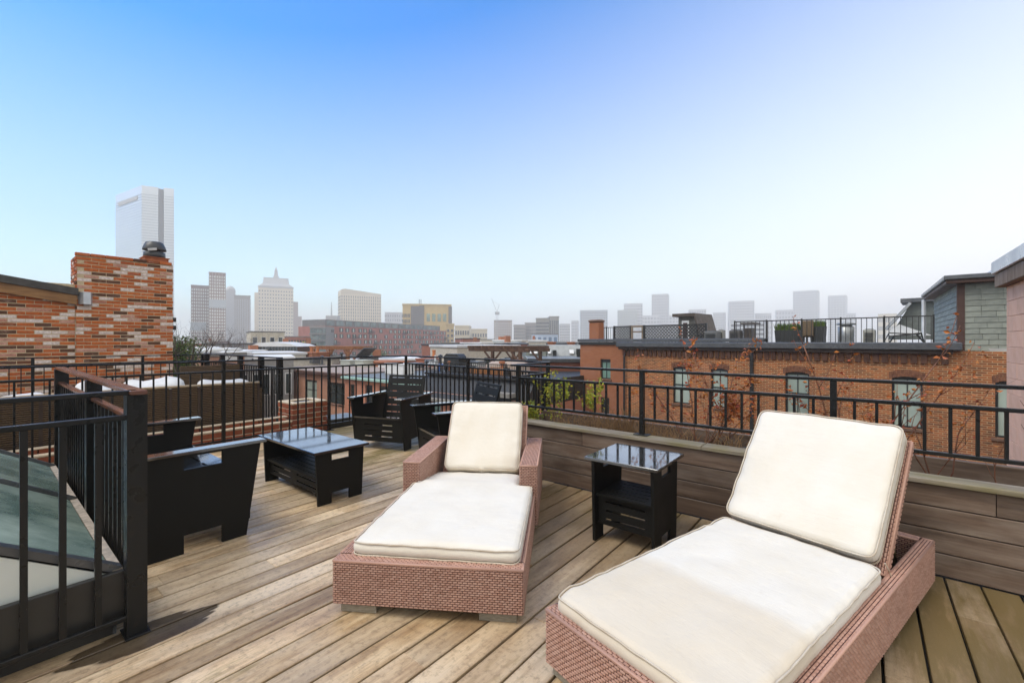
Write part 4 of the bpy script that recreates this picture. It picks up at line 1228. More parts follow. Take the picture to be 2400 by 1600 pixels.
# air conditioners
def ac(label, px0, px1, py0, back, z=None, mat=None):
    t = roof_thing('air_conditioner', label, 'air conditioner', px0, back, z, 'air conditioners on the alley roof')
    w = wpx(px0, px1, back); h = HZ(py0, oppZ(px0, back)) - (1.13 if z is None else z)
    m = mat or pmat('ac_grey', (0.13, 0.135, 0.13), (0.10, 0.10, 0.10), 6, 0.5)
    b = MB(); b.cbox(0, w, 0, w, 0.05, h, 0.03); b.build('case', m, t)
    n = 9
    g_ = MB()
    for q in range(n): g_.box(0.05, w - 0.05, -0.02, 0.0, 0.1 + (h - 0.2) * q / n, 0.1 + (h - 0.2) * (q + 0.45) / n)
    stuff(g_.build('louvres', M_BMETAL, t))
    MB().lathe([(w * 0.36, 0), (w * 0.36, 0.02), (0.0, 0.025)], 14, (w / 2, w / 2, h)).build('fan_grille', M_BMETAL, t)
    MB().box(0.02, w - 0.02, 0.02, w - 0.02, 0, 0.05).build('base', M_BMETAL, t)
ac('grey louvred air conditioner nearest the roof hut', 1651, 1679, 776, 1.0)
ac('tall beige-backed air conditioner right behind the louvred one', 1681, 1695, 773, 1.6, mat=pmat('ac_beige', (0.26, 0.25, 0.22), rough=0.5))
ac('dark square air conditioner left of the tall brown cabinet', 1709, 1733, 774, 1.2, mat=pmat('ac_brown', (0.10, 0.09, 0.08), rough=0.5))
ac('pale air conditioner among dark ones near the slate mansard', 2022, 2050, 772, 1.3, mat=pmat('ac_pale', (0.34, 0.33, 0.28), rough=0.5))
cbn = roof_thing('roof_cabinet', 'tall dark brown slatted cabinet on the alley roof', 'cabinet', 1742, 1.5)
w = wpx(1742, 1762, 1.5); h = HZ(752, oppZ(1750, 1.5)) - 1.13
MB().cbox(0, w, 0, 0.5, 0, h * 0.72, 0.02).build('case', pmat('cabinet_brown', (0.075, 0.06, 0.05), rough=0.6), cbn)
for q in range(5): MB().box(0.03 + q * w / 5, 0.03 + (q + 0.7) * w / 5, -0.02, 0, 0.08, h * 0.68).build('slat', MATS['cabinet_brown'], cbn)
MB().prism([(-0.1, -0.1), (w * 1.4, -0.1), (w * 1.4, 0.7), (-0.1, 0.7)], h * 0.86, h * 0.93).build('canopy', MATS['cabinet_brown'], cbn)
for x in (0, w * 1.3): MB().box(x, x + 0.05, 0.0, 0.05, 0, h * 0.86).build('post', MATS['cabinet_brown'], cbn)
# hedge planters
M_HEDGE = pmat('grass_green', (0.11, 0.17, 0.025), (0.05, 0.09, 0.012), 25, 0.7, rv=0.1, space='World')
def hedge(label, px0, px1, pyt, pyb, back):
    t = roof_thing('hedge_planter', label, 'planter', px0, back, None, 'grass planters on the alley roof')
    w = wpx(px0, px1, back); Z = oppZ(px0, back); hp = HZ(pyb, Z) - 1.13; ht_ = HZ(pyt, Z) - 1.13
    b = MB(); b.prism([(0.05, 0), (w - 0.05, 0), (w, hp), (0, hp)], 0, 0.45); b.v = [(x, z, y_) for x, y_, z in b.v]
    b.build('pot', pmat('charcoal_pot', (0.03, 0.032, 0.03), rough=0.5), t, fix=True)
    g_ = MB(); r2 = random.Random(int(px0))
    for q in range(int(900 * w)):
        x, y_ = r2.uniform(0.02, w - 0.02), r2.uniform(0.03, 0.42); hh = (ht_ - hp) * r2.uniform(0.55, 1.1)
        dx, dy = r2.uniform(-0.09, 0.09), r2.uniform(-0.09, 0.09)
        g_.face([(x - 0.008, y_, hp - 0.02), (x + 0.008, y_ + 0.004, hp - 0.02), (x + dx * 0.5 + 0.005, y_ + dy * 0.5, hp + hh * 0.6), (x + dx, y_ + dy, hp + hh)])
    stuff(g_.build('grass', M_HEDGE, t))
hedge('long charcoal planter full of bright green grass behind the roof railing', 1815, 1874, 757, 774, 1.0)
hedge('square charcoal planter of green grass right of the wicker roof chair', 1897, 1932, 750, 765, 1.0)
wc_ = roof_thing('wicker_chair', 'brown high-backed wicker chair between the two grass planters', 'chair', 1879, 0.9)
w = wpx(1879, 1906, 0.9); h = HZ(751, oppZ(1890, 0.9)) - 1.13
M_WCH = pmat('brown_wicker', (0.16, 0.11, 0.06), (0.09, 0.06, 0.03), 40, 0.7, 0.4)
MB().cbox(0, w, 0.0, 0.07, h * 0.4, h, 0.02).build('backrest', M_WCH, wc_); MB().cbox(0, w, 0.07, 0.6, h * 0.36, h * 0.45, 0.02).build('seat', M_WCH, wc_)
for x in (0.03, w - 0.09):
    for y_ in (0.02, 0.5): MB().box(x, x + 0.06, y_, y_ + 0.06, 0, h * 0.36).build('leg', M_BMETAL, wc_)
vt = roof_thing('roof_vent', 'grey metal flue vent with cap behind the roof railing', 'vent', 1979, 1.3)
h = HZ(754, oppZ(1979, 1.3)) - 1.13
v_ = MB(); v_.lathe([(0.26, 0), (0.26, h * 0.8), (0.2, h * 0.82), (0.2, h * 0.88), (0.30, h * 0.88), (0.30, h * 0.95), (0.0, h)], 16, (0, 0.3, 0)); v_.build('pipe', pmat('galv_grey', (0.30, 0.31, 0.31), (0.2, 0.21, 0.21), 6, 0.4, metal=0.5), vt, smooth=True)
MB().cbox(-0.35, 0.3, -0.05, 0.65, -0.02, 0.12, 0.02).build('curb', pmat('white_paint', (0.72, 0.72, 0.70)), vt)
# bicycle-like clutter: folded black chairs near the mansard
fc = roof_thing('folding_chair', 'folded black chair lying on the roof before the slate mansard', 'chair', 2066, 0.8)
f = MB(); f.tube([(0, 0, 0.02), (0.2, 0.05, 0.5), (0.9, 0.05, 0.45), (1.2, 0, 0.02)], 0.03, 6); f.tube([(0.1, 0.4, 0.02), (0.3, 0.45, 0.4), (1.0, 0.45, 0.5), (1.1, 0.4, 0.02)], 0.03, 6)
f.build('frame', M_BMETAL, fc); MB().obox((0.6, 0.22, 0.42), (1, 0, 0.1), (0, 1, 0), (-0.1, 0, 1), 0.4, 0.2, 0.02).build('seat', M_BMETAL, fc)
# roof railing
ra = oppP(1722, 0.45, 0); rb2 = oppP(2188, 0.45, 0)
Zr = oppZ(1950, 0.45)
rail_top = HZ(746, Zr)
def far_rail(label, A, B, zt, z0, gap=0.16, group=None, name='roof_railing', bw=0.02, pw=0.05, posts=6):
    A = Vector((A[0], A[1], 0)); B = Vector((B[0], B[1], 0)); L = (B - A).length
    t = thing(name, label, 'railing', (A.x, A.y, z0), math.atan2(B.y - A.y, B.x - A.x), group)
    H = zt - z0
    MB().box(0, L, -0.02, 0.02, H - 0.04, H).build('top_rail', M_BMETAL, t); MB().box(0, L, -0.02, 0.02, 0.1, 0.14).build('bottom_rail', M_BMETAL, t)
    b = MB(); q = gap / 2
    while q < L: b.box(q - bw / 2, q + bw / 2, -bw / 2, bw / 2, 0.14, H - 0.04); q += gap
    stuff(b.build('balusters', M_BMETAL, t))
    pm = MB().box(-pw / 2, pw / 2, -pw / 2, pw / 2, 0, H + 0.03).mesh('post', M_BMETAL)
    for k in range(posts): link('post', pm, t, (L * k / (posts - 1), 0, 0))
    return t
far_rail('thin black railing along the alley roof in front of the grass planters', ra, rb2, rail_top, 1.14, 0.15)
far_rail('thin black railing behind the lattice fence beside the roof chimney', oppP(1404, 2.4, 0), oppP(1440, 2.4, 0), HZ(767, oppZ(1410, 2.4)), 1.14, 0.15, posts=3)
# slate mansard at the right end
M_SLATE = pmat('grey_green_slate', (0.25, 0.27, 0.225), (0.19, 0.205, 0.175), 5, 0.7, 0.3, rv=0.14)
pc = PX(2246, 13.6, z=1.05)
sm = thing('slate_penthouse', 'penthouse hung with grey-green slates, brown corner board and dark eave', 'building', pc, 0)
SH = 3.12 - 1.05
MB().box(0.03, 6.2, -5.5, -0.03, -15, SH).build('wall', pmat('slate_backing', (0.07, 0.075, 0.065), rough=0.9, rv=0), sm)
rows = 12; rh = SH / rows
for r_ in range(rows):
    z = r_ * rh
    q = 0.16 - (r_ % 2) * 0.16
    while q < 6.1:     # face looking up the alley (+y side)
        L = rng.uniform(0.9, 1.3); a = max(0.13, q); b_ = min(6.15, q + L); q += L
        if b_ - a > 0.05: link('slate', brick_mesh(round(b_ - a - 0.006, 2), 0.016, rh * 1.04, M_SLATE, 0.002), sm, (b_, 0.012, z), (R(-7), 0, math.pi))
    q = -0.14 + (r_ % 2) * 0.1
    while q > -3.4:    # face looking at the deck (-x side)
        L = rng.uniform(0.30, 0.50); a = q - L; b_ = min(-0.13, q); q = a
        if b_ - a > 0.05: link('slate', brick_mesh(round(b_ - a - 0.006, 2), 0.016, rh * 1.04, M_SLATE, 0.002), sm, (-0.012, b_, z), (R(-6), 0, -math.pi / 2))
MB().cbox(-0.03, 0.14, -0.14, 0.03, -0.12, SH, 0.01).build('corner_board', pmat('brown_trim', (0.075, 0.032, 0.02), rough=0.6), sm)
MB().cbox(-0.05, 0.0, -5.5, -0.14, -0.22, -0.02, 0.01).build('base_board', MATS['brown_trim'], sm)
MB().cbox(0.2, 6.0, -0.02, 0.06, -0.1, 0.16, 0.01).build('base_flashing', pmat('white_paint', (0.72, 0.72, 0.70)), sm)
MB().cbox(-0.28, 6.5, -5.6, 0.30, SH, SH + 0.12, 0.02).build('eave', MATS['brown_trim'], sm)
MB().cbox(-0.34, 6.6, -5.7, 0.36, SH + 0.12, SH + 0.26, 0.02).build('gutter', M_GMETAL, sm)
MB().tube([(6.3, 0.3, SH), (6.3, 0.3, -0.3)], 0.07, 8).build('downpipe', pmat('white_paint', (0.72, 0.72, 0.70)), sm)
hp_ = MB(); hp_.prism([(0.8, -4.8), (5.8, -4.8), (5.8, -0.6), (0.8, -0.6)], SH + 0.26, SH + 0.3); hp_.build('roof', M_GMETAL, sm)
MB().cbox(1.2, 4.4, -3.8, -1.0, SH + 0.3, SH + 0.62, 0.05).build('roof_light', pmat('white_paint', (0.72, 0.72, 0.70)), sm)
# sloping mansard behind it
Zm = 21.0
mp = PX(2188, Zm, z=0.9)
mm_ = thing('mansard_roof', 'dark sloping mansard end wall with glazed edge behind the slate penthouse', 'building', mp, -HEAD - math.atan(988 / F))
k_ = Zm / F * math.cos(math.atan(988 / F))
mm_b = MB(); mm_b.prism([((2075 - 2188) * k_, HZ(795, Zm) - 0.9), (10 * k_, HZ(795, Zm) - 0.9), (10 * k_, HZ(706, Zm) - 0.9), ((2135 - 2188) * k_, HZ(706, Zm) - 0.9)], 0, 2.0)
mm_b.v = [(x, z, y_) for x, y_, z in mm_b.v]
mm_b.build('wall', pmat('dark_slate', (0.13, 0.145, 0.13), (0.10, 0.11, 0.10), 6, 0.8), mm_, fix=True)  # mansard wall in a dark slate tone
e_ = MB(); e_.bar(((2070 - 2188) * k_, -0.08, HZ(770, Zm) - 0.9), ((2133 - 2188) * k_, -0.08, HZ(708, Zm) - 0.9), 0.5, 0.12); e_.build('sloped_glazing', pmat('bright_flashing', (0.45, 0.47, 0.47), rough=0.2, metal=0.4), mm_)
e_ = MB(); e_.box((2108 - 2188) * k_, 12 * k_, -0.3, 2.2, HZ(706, Zm) - 0.9, HZ(697, Zm) - 0.9); e_.build('eave', M_GMETAL, mm_)
e_ = MB(); e_.prism([((2066 - 2188) * k_, HZ(786, Zm) - 0.9), (-4 * k_, HZ(786, Zm) - 0.9), ((2108 - 2188) * k_, HZ(760, Zm) - 0.9)], -1.2, -0.5); e_.v = [(x, z, y_) for x, y_, z in e_.v]
e_.build('white_gable', pmat('white_paint', (0.72, 0.72, 0.70)), mm_, fix=True)

# ------------------------------------------------------------------ row of houses beyond the far railing
FX = 16.06
def fy(px, x=FX):
    t = (px - 1200) / F; Z = x / (CS * t + SN); return (-SN * t + CS) * Z, Z
def fwin(px0, px1, pyh, pys, ystart):
    ya, Za = fy(px0); yb, Zb = fy(px1); Z = (Za + Zb) / 2
    return (ystart - ya, ystart - yb, HZ(pys, Z) + GZ, HZ(pyh, Z) + GZ)
M_PINKB = brick_wall_mat('pale_pink_brick', (0.42, 0.20, 0.125), (0.36, 0.165, 0.10), (0.45, 0.30, 0.21), dark=0.12)
M_ORB = brick_wall_mat('salmon_brick', (0.46, 0.17, 0.095), (0.38, 0.13, 0.07), (0.45, 0.28, 0.19), dark=0.1)
M_WHITE = pmat('white_paint', (0.72, 0.72, 0.70))
ROOFG = pmat('gravel_roof', (0.20, 0.185, 0.165), (0.14, 0.13, 0.115), 1.2, 0.85, 0.3)
y0, _ = fy(640)
ws = [fwin(758, 789, 897, 948, y0)]; a = ws[0]
ws += [(a[0] - 3.6, a[1] - 3.6, a[2], a[3]), (a[0] + 1.6, a[1] + 1.4, a[2], a[3])]
ws += [(w[0], w[1], w[2] - 3.1, w[3] - 3.1) for w in ws] + [(w[0], w[1], w[2] - 6.2, w[3] - 6.2) for w in ws]
h1 = facade('pale pink brick house left of the white downpipe, white sash windows', 'row_house', 'building', (FX + 0.4, y0, -GZ), -math.pi / 2, y0 - fy(806)[0], GZ - 1.02, 10, ws, M_PINKB, arch=False, glass=[M_DARKG, M_PALEG])
Lh = y0 - fy(806)[0]
MB().box(-0.1, Lh, -0.2, 10, GZ - 1.02, GZ - 0.9).build('roof', pmat('terrace_boards', (0.30, 0.235, 0.19), (0.24, 0.18, 0.14), 2, 0.7, stretch=(1, 12, 1)), h1)
MB().cbox(-0.1, Lh, -0.3, -0.1, GZ - 1.18, GZ - 0.95, 0.02).build('cornice', pmat('brown_trim', (0.075, 0.032, 0.02)), h1)
MB().tube([(Lh - 0.1, -0.15, 0), (Lh - 0.1, -0.15, GZ - 1.2)], 0.07, 8).build('downpipe', M_WHITE, h1)
y1, _ = fy(808)
ws = [fwin(820, 831, 900, 948, y1), fwin(856, 873, 902, 948, y1), fwin(889, 908, 905, 952, y1), fwin(930, 948, 910, 958, y1)]
ws += [(w[0], w[1], w[2] - 3.1, w[3] - 3.1) for w in ws] + [(w[0], w[1], w[2] - 6.2, w[3] - 6.2) for w in ws]
h2 = facade('salmon brick house with pale green copper gutter beyond the corner', 'row_house', 'building', (FX, y1, -GZ), -math.pi / 2, y1 - fy(985)[0], GZ - 1.22, 10, ws, M_ORB, arch=False, glass=[M_DARKG])
L2 = y1 - fy(985)[0]
MB().cbox(-0.1, L2, -0.25, 0.05, GZ - 1.22, GZ - 1.05, 0.02).build('copper_gutter', pmat('verdigris', (0.34, 0.50, 0.42), (0.26, 0.40, 0.33), 3, 0.6), h2)
MB().box(0, L2, 0.05, 10, GZ - 1.22, GZ - 1.0).build('roof', pmat('wet_dark_roof', (0.06, 0.062, 0.058), (0.10, 0.10, 0.09), 0.8, 0.35), h2)
y2, _ = fy(986); y3, _ = fy(1236)
L3 = y2 - y3
ws = [fwin(1012, 1033, 940, 985, y2), fwin(1075, 1092, 940, 985, y2), fwin(1170, 1196, 936, 985, y2)]
ws += [(w[0], w[1], w[2] - 3.1, w[3] - 3.1) for w in ws]
h3 = facade('house with black mansard and roof terrace behind the armchairs', 'row_house', 'building', (FX, y2, -GZ), -math.pi / 2, L3, GZ - 1.75, 9, ws, M_ORB, arch=False, glass=[window_glass('green_glass', (0.20, 0.34, 0.28)), M_DARKG, M_PALEG])
b = MB(); b.prism([(-0.15, GZ - 1.75), (0.55, GZ - 0.55), (9, GZ - 0.55), (9, GZ - 1.75)], 0, L3); b.v = [(z, x, y_) for x, y_, z in b.v]
b.build('mansard', pmat('black_slate', (0.018, 0.018, 0.018), (0.03, 0.03, 0.028), 7, 0.55, 0.3), h3, fix=True)
MB().cbox(-0.05, L3, -0.35, 0.0, GZ - 1.95, GZ - 1.76, 0.03).build('cornice', pmat('grey_stone_trim', (0.26, 0.24, 0.21), (0.17, 0.155, 0.13), 5, 0.8), h3)
MB().cbox(-0.05, L3, 0.30, 0.75, GZ - 0.56, GZ - 0.42, 0.02).build('roof_edge', M_BMETAL, h3)
dm = MB(); sx_ = fwin(1168, 1200, 930, 960, y2)
dm.box(sx_[0] - 0.2, sx_[1] + 0.2, -0.45, 0.1, sx_[3] + 0.02, sx_[3] + 0.22); dm.build('lintel', MATS['grey_stone_trim'], h3)
# roof terrace of the mansard house
TZ = -0.52
def tp(px, x): y_, Z = fy(px, x); return (x, y_)
far_rail('black iron railing round the roof terrace with timber planters', tp(1000, FX + 0.8), tp(1232, FX + 0.8), HZ(851, fy(1120, FX + 0.8)[1]), TZ, 0.14, posts=7)
for k, (a, b_) in enumerate(((1096, 1118), (1121, 1146), (1149, 1180))):
    ya = fy(a, FX + 1.2)[0]; yb = fy(b_, FX + 1.2)[0]; Z = fy(a, FX + 1.2)[1]
    t = thing('timber_planter', ('left', 'middle', 'right')[k] + 'most orange cedar planter on the black mansard terrace', 'planter', (FX + 1.2, ya, TZ), -math.pi / 2, 'cedar planters')
    hh = HZ(860, Z) - TZ; w = ya - yb
    for q in range(5): MB().cbox(q * w / 5, (q + 1) * w / 5 - 0.01, 0, 0.03, 0.0, hh, 0.005).build('board', pmat('cedar', (0.42, 0.17, 0.045), (0.30, 0.11, 0.03), 6, 0.6, stretch=(8, 8, 1)), t)
    MB().box(0, w, 0.03, 0.5, 0, hh - 0.04).build('soil_box', M_SOIL, t)
lump('tan patio table cover on the black mansard terrace', FX + 2.6, fy(1190, FX + 2.6)[0], 2.0, 2.2, HZ(848, fy(1190, FX + 2.6)[1]) - TZ, TZ, 3, 'furniture_cover', 'cover', pmat('tan_cover', (0.46, 0.36, 0.29), (0.38, 0.29, 0.23), 4, 0.7), None)
def pergola(label, px0, px1, pyt, x, z0, mat, posts, ybr=True):
    ya, Za = fy(px0, x); yb, Zb = fy(px1, x)
    t = thing('pergola', label, 'pergola', (x, ya, z0), -math.pi / 2)
    w = ya - yb; h = HZ(pyt, (Za + Zb) / 2) - z0
    for y_ in (0.0, 2.0):
        MB().cbox(-0.4, w + 0.4, y_ - 0.06, y_ + 0.06, h - 0.30, h - 0.10, 0.02).build('beam', mat, t)
    n = max(5, int(w / 0.5))
    for q in range(n + 1): MB().cbox(w * q / n - 0.04, w * q / n + 0.04, -0.5, 2.5, h - 0.10, h + 0.04, 0.01).build('rafter', mat, t)
    for p in posts:
        for y_ in (0.0, 2.0):
            po = MB().cbox(w * p - 0.08, w * p + 0.08, y_ - 0.08, y_ + 0.08, 0, h - 0.30, 0.015).build('post', mat, t)
            br = MB()
            for sg in (-1, 1):
                e = w * p + sg * 0.65
                if -0.3 < e < w + 0.3: br.bar((w * p, y_, h - 0.95), (e, y_, h - 0.30), 0.09)
            if br.f: br.build('brace', mat, po)
    return t
pergola('dark brown timber pergola on the black mansard terrace', 1110, 1228, 812, FX + 3.6, TZ, pmat('dark_pergola_wood', (0.11, 0.055, 0.03), (0.07, 0.035, 0.02), 6, 0.7), (0.40, 0.93))
pergola('orange-brown timber pergola on the roof left of the corner post', 735, 822, 812, 24.0, -1.0, pmat('orange_pergola_wood', (0.30, 0.12, 0.035), (0.20, 0.075, 0.02), 6, 0.6), (0.02, 0.45, 0.95))
gr = thing('grill', 'black covered barbecue grill on the mansard terrace', 'grill', (FX + 1.6, fy(1040, FX + 1.6)[0], TZ), -math.pi / 2)
MB().cbox(0, 1.3, 0, 0.6, 0.1, 0.8, 0.03).build('cabinet', M_BMETAL, gr)
b = MB(); b.prism([(0, 0.8), (1.3, 0.8), (1.3, 0.95), (1.1, 1.12), (0.2, 1.12), (0, 0.95)], 0, 0.6); b.v = [(x, z, y_) for x, y_, z in b.v]; b.build('hood', M_BMETAL, gr, fix=True)
def simple_chair(label, px, x, z0, mat, group=None):
    t = thing('patio_chair', label, 'chair', (x, fy(px, x)[0], z0), -2.2, group)
    MB().box(0, 0.55, 0, 0.55, 0.40, 0.46).build('seat', mat, t); MB().box(0, 0.55, 0.5, 0.56, 0.46, 0.95).build('backrest', mat, t)
    for a, b_ in ((0, 0), (0.5, 0), (0, 0.5), (0.5, 0.5)): MB().box(a, a + 0.05, b_, b_ + 0.05, 0, 0.40).build('leg', mat, t)
simple_chair('bright blue patio chair on the mansard terrace', 1028, FX + 2.2, TZ, pmat('blue_paint', (0.05, 0.16, 0.50), rough=0.5))
simple_chair('dark patio chair beside the blue one', 1060, FX + 2.2, TZ, M_BMETAL)
simple_chair('pale patio chair near the corner railing post', 1000, FX + 2.4, TZ, M_WHITE)
# roof clutter beyond the corner
def crate(name, label, cat, px0, px1, pyt, pyb, x, mat, lid=None, dp=1.0, group=None):
    ya, Za = fy(px0, x); yb, Zb = fy(px1, x); Z = (Za + Zb) / 2
    z0, z1 = HZ(pyb, Z), HZ(pyt, Z)
    t = thing(name, label, cat, (x, ya, z0), -math.pi / 2, group)
    MB().cbox(0, ya - yb, 0, dp, 0, z1 - z0, 0.03).build('case', mat, t)
    MB().cbox(-0.05, ya - yb + 0.05, -0.05, dp + 0.05, z1 - z0, z1 - z0 + 0.1, 0.02).build('lid', lid or mat, t)
M_CLAY = pmat('orange_brick_stack', (0.36, 0.135, 0.06), (0.27, 0.10, 0.045), 4, 0.85, 0.3)
M_POT = pmat('clay_pot', (0.50, 0.19, 0.07), rough=0.8)
def stack(label, px0, px1, pyt, pyb, x, pots=2, mat=None, group='brick chimneys on the far roofs'):
    ya, Za = fy(px0, x); yb, Zb = fy(px1, x); Z = (Za + Zb) / 2
    z0, z1 = HZ(pyb, Z), HZ(pyt, Z); w = ya - yb
    t = thing('chimney', label, 'chimney', (x, ya, z0), -math.pi / 2, group)
    ph = 0.55 if pots else 0
    MB().box(0, w, 0, w * 0.7, 0, z1 - z0 - ph - 0.12).build('stack', mat or M_CLAY, t); MB().cbox(-0.06, w + 0.06, -0.06, w * 0.7 + 0.06, z1 - z0 - ph - 0.12, z1 - z0 - ph, 0.02).build('cap', mat or M_CLAY, t)
    for q in range(pots):
        c = (w * (q + 0.5) / pots, w * 0.35, z1 - z0 - ph)
        MB().lathe([(0.16, 0), (0.14, ph * 0.8), (0.18, ph * 0.8), (0.18, ph)], 10, c).build('chimney_pot', M_POT, t)
stack('orange brick chimney with two clay pots left of the orange pergola', 702, 731, 813, 858, 22.0, 2)
stack('orange brick chimney block right of the white boxes', 855, 905, 846, 868, 22.5, 0)
stack('narrow orange chimney right of the corner post', 1008, 1018, 820, 852, 26.0, 1)
stack('wide low brick chimney beneath the narrow orange one', 975, 1006, 840, 860, 25.0, 0, pmat('red_stack', (0.30, 0.10, 0.05), rough=0.85))
stack('brick chimney on the grey slate roof at the right', 1284, 1296, 801, 818, 36.0, 0)
stack('second brick chimney on the grey slate roof, right one', 1330, 1342, 801, 818, 36.0, 0)
crate('roof_box', 'left of two greenish-white ribbed roof boxes', 'box', 798, 820, 846, 868, 21.5, pmat('sage_box', (0.42, 0.44, 0.38), rough=0.6), group='roof boxes')
crate('roof_box', 'right of two greenish-white ribbed roof boxes', 'box', 832, 852, 846, 866, 21.5, pmat('sage_box', (0.42, 0.44, 0.38), rough=0.6), group='roof boxes')
crate('roof_box', 'white roof box straight behind the slatted armchair', 'box', 902, 945, 855, 882, 19.0, M_WHITE, group='roof boxes')
crate('roof_box', 'dark grey air handler on the white roof left of the chimney pots', 'box', 660, 680, 814, 832, 24.0, pmat('dark_box', (0.05, 0.055, 0.055), rough=0.5), group='roof boxes')
# solar-like tilted panel and white roofs
tp_ = thing('roof_hatch', 'grey tilted roof hatch lid near the orange pergola', 'hatch', (24.0, fy(838, 24.0)[0], -1.0), -math.pi / 2)
MB().obox((0.6, 0.5, 1.2), (0.86, 0, 0.5), (0, 1, 0), (-0.5, 0, 0.86), 1.0, 0.7, 0.05).build('lid', M_GMETAL, tp_); MB().box(0, 1.3, 0, 1, 0, 0.6).build('curb', M_GMETAL, tp_)
# white-roofed low buildings left of the chimney pots
def lowrise(label, px0, px1, pyt, Z, depth, mat, roof, rot=0.0, rows=0, cols=0, wmat=None, name='low_house', cat='building', group=None, wf=0.45, hf=0.5, parapet=0.25, base=-GZ, chim=0):
    al = math.atan(((px0 + px1) / 2 - 1200) / F)
    w = (px1 - px0) * Z / F * math.cos(al)
    p = PX((px0 + px1) / 2, Z, z=base)
    t = thing(name, label, cat, p, -HEAD - al + rot, group)
    H = HZ(pyt, Z) - base
    MB().box(-w / 2, w / 2, 0, depth, 0, H - 0.02).build('wall', mat, t)
    MB().cbox(-w / 2 - 0.12, w / 2 + 0.12, -0.12, depth + 0.12, H - parapet, H, 0.03).build('roof', roof, t)
    if rows:
        fh = 3.1; cw = w / cols
        fr = MB().box(-cw * wf / 2 - 0.08, cw * wf / 2 + 0.08, -0.05, -0.002, -0.08, fh * hf + 0.08).mesh('window', M_WHITE if rng.random() < 0.5 else M_FRAME)
        pn = MB().box(-cw * wf / 2, cw * wf / 2, -0.07, -0.051, 0, fh * hf).mesh('pane', wmat or M_DARKG)
        for r_ in range(rows):
            for c in range(cols):
                o = link('window', fr, t, (-w / 2 + (c + 0.5) * cw, 0, H - 0.9 - (r_ + 1) * fh + fh * 0.35))
                link('pane', pn, o)
    for q in range(chim):
        x = rng.uniform(-w * 0.4, w * 0.4)
        MB().box(x, x + 0.9, depth * 0.5, depth * 0.5 + 0.6, H, H + rng.uniform(0.8, 1.6)).build('chimney', M_CLAY, t)
    return t
M_SNOW = pmat('white_membrane', (0.66, 0.66, 0.65), (0.52, 0.52, 0.51), 0.5, 0.6)
lowrise('low white-roofed house behind the neighbour railing posts', 590, 720, 826, 44, 9, pmat('cream_render', (0.55, 0.52, 0.46), rough=0.8), M_SNOW, 0.15, 2, 6)
lowrise('white-roofed house with grey parapet left of the chimney pots', 560, 690, 836, 34, 6, pmat('grey_render', (0.35, 0.34, 0.32), rough=0.8), M_SNOW, 0.0, 1, 5)
cn = thing('conservatory', 'rooftop glasshouse with white arched roof above the left railing', 'conservatory', PX(650, 52, z=-1.2), -HEAD)
k_ = 52 / F
b = MB(); b.prism([((583 - 650) * k_, HZ(812, 52) + 1.2), ((698 - 650) * k_, HZ(812, 52) + 1.2), ((680 - 650) * k_, HZ(806, 52) + 1.2), ((640 - 650) * k_, HZ(801, 52) + 1.2), ((605 - 650) * k_, HZ(803, 52) + 1.2)], 0, 5); b.v = [(x, z, y_) for x, y_, z in b.v]
b.build('roof', M_SNOW, cn, fix=True)
MB().box((600 - 650) * k_, (694 - 650) * k_, 0.2, 4.5, 0, HZ(812, 52) + 1.2).build('glazing', M_DARKG, cn)
for q in range(14): x = (600 - 650) * k_ + q * 94 * k_ / 13; MB().box(x - 0.05, x + 0.05, 0.12, 0.2, 0, HZ(812, 52) + 1.2).build('mullion', M_GMETAL, cn)
# folded white tarpaulins
for k, (px_, py_, Z, w, h) in enumerate(((520, 820, 30, 2.4, 0.25), (548, 824, 28, 2.0, 0.12), (488, 816, 33, 1.7, 0.25))):
    p = PX(px_, Z, py_ + 8)
    lump(('wide', 'lower', 'small upper')[k] + ' rumpled white tarpaulin on the roofs right of the ivy tree', p.x, p.y, w, 1.6, h + 0.4, p.z - 0.3, 20 + k, 'tarpaulin', 'tarpaulin', M_COV, 'white tarpaulins')
lowrise('flat-roofed brick house carrying the white tarpaulins', 470, 575, 826, 27, 12, M_PINKB, ROOFG, 0.1, 2, 4)

# ------------------------------------------------------------------ red side wall and slate roofs left of the alley row
lowrise('plain red-brown party wall left of the orange brick wing', 1240, 1366, 840, 27.5, 5, brick_wall_mat('brown_red_brick', (0.25, 0.085, 0.05), (0.20, 0.065, 0.04), (0.22, 0.10, 0.065), dark=0.12), M_GMETAL, 0.1, name='party_wall', cat='building')
ms = thing('slate_roof_house', 'grey-green slate mansard with small skylights left of the brick wing', 'building', PX(1300, 33, z=-GZ), -HEAD)
k_ = 33 / F; zb, zt = HZ(842, 33) + GZ, HZ(809, 33) + GZ
MB().box((1225 - 1300) * k_, (1372 - 1300) * k_, 0, 7, 0, zb).build('wall', M_OPP2, ms)
def slopeface(x0, x1, x2, x3, mat):
    b = MB(); b.v = [((x0 - 1300) * k_, -0.15, zb), ((x1 - 1300) * k_, -0.15, zb), ((x3 - 1300) * k_, 1.1, zt), ((x2 - 1300) * k_, 1.1, zt), ((x0 - 1300) * k_, 7, zb), ((x1 - 1300) * k_, 7, zb), ((x3 - 1300) * k_, 6, zt), ((x2 - 1300) * k_, 6, zt)]
    b.f = [[0, 1, 2, 3], [5, 4, 7, 6], [3, 2, 6, 7], [4, 0, 3, 7], [1, 5, 6, 2]]
    return b.build('roof', mat, ms, fix=True)
slopeface(1228, 1279, 1244, 1286, pmat('dark_green_slate', (0.115, 0.125, 0.10), (0.085, 0.09, 0.075), 3, 0.8))
slopeface(1281, 1372, 1290, 1372, pmat('light_grey_slate', (0.33, 0.34, 0.33), (0.26, 0.27, 0.26), 3, 0.7))
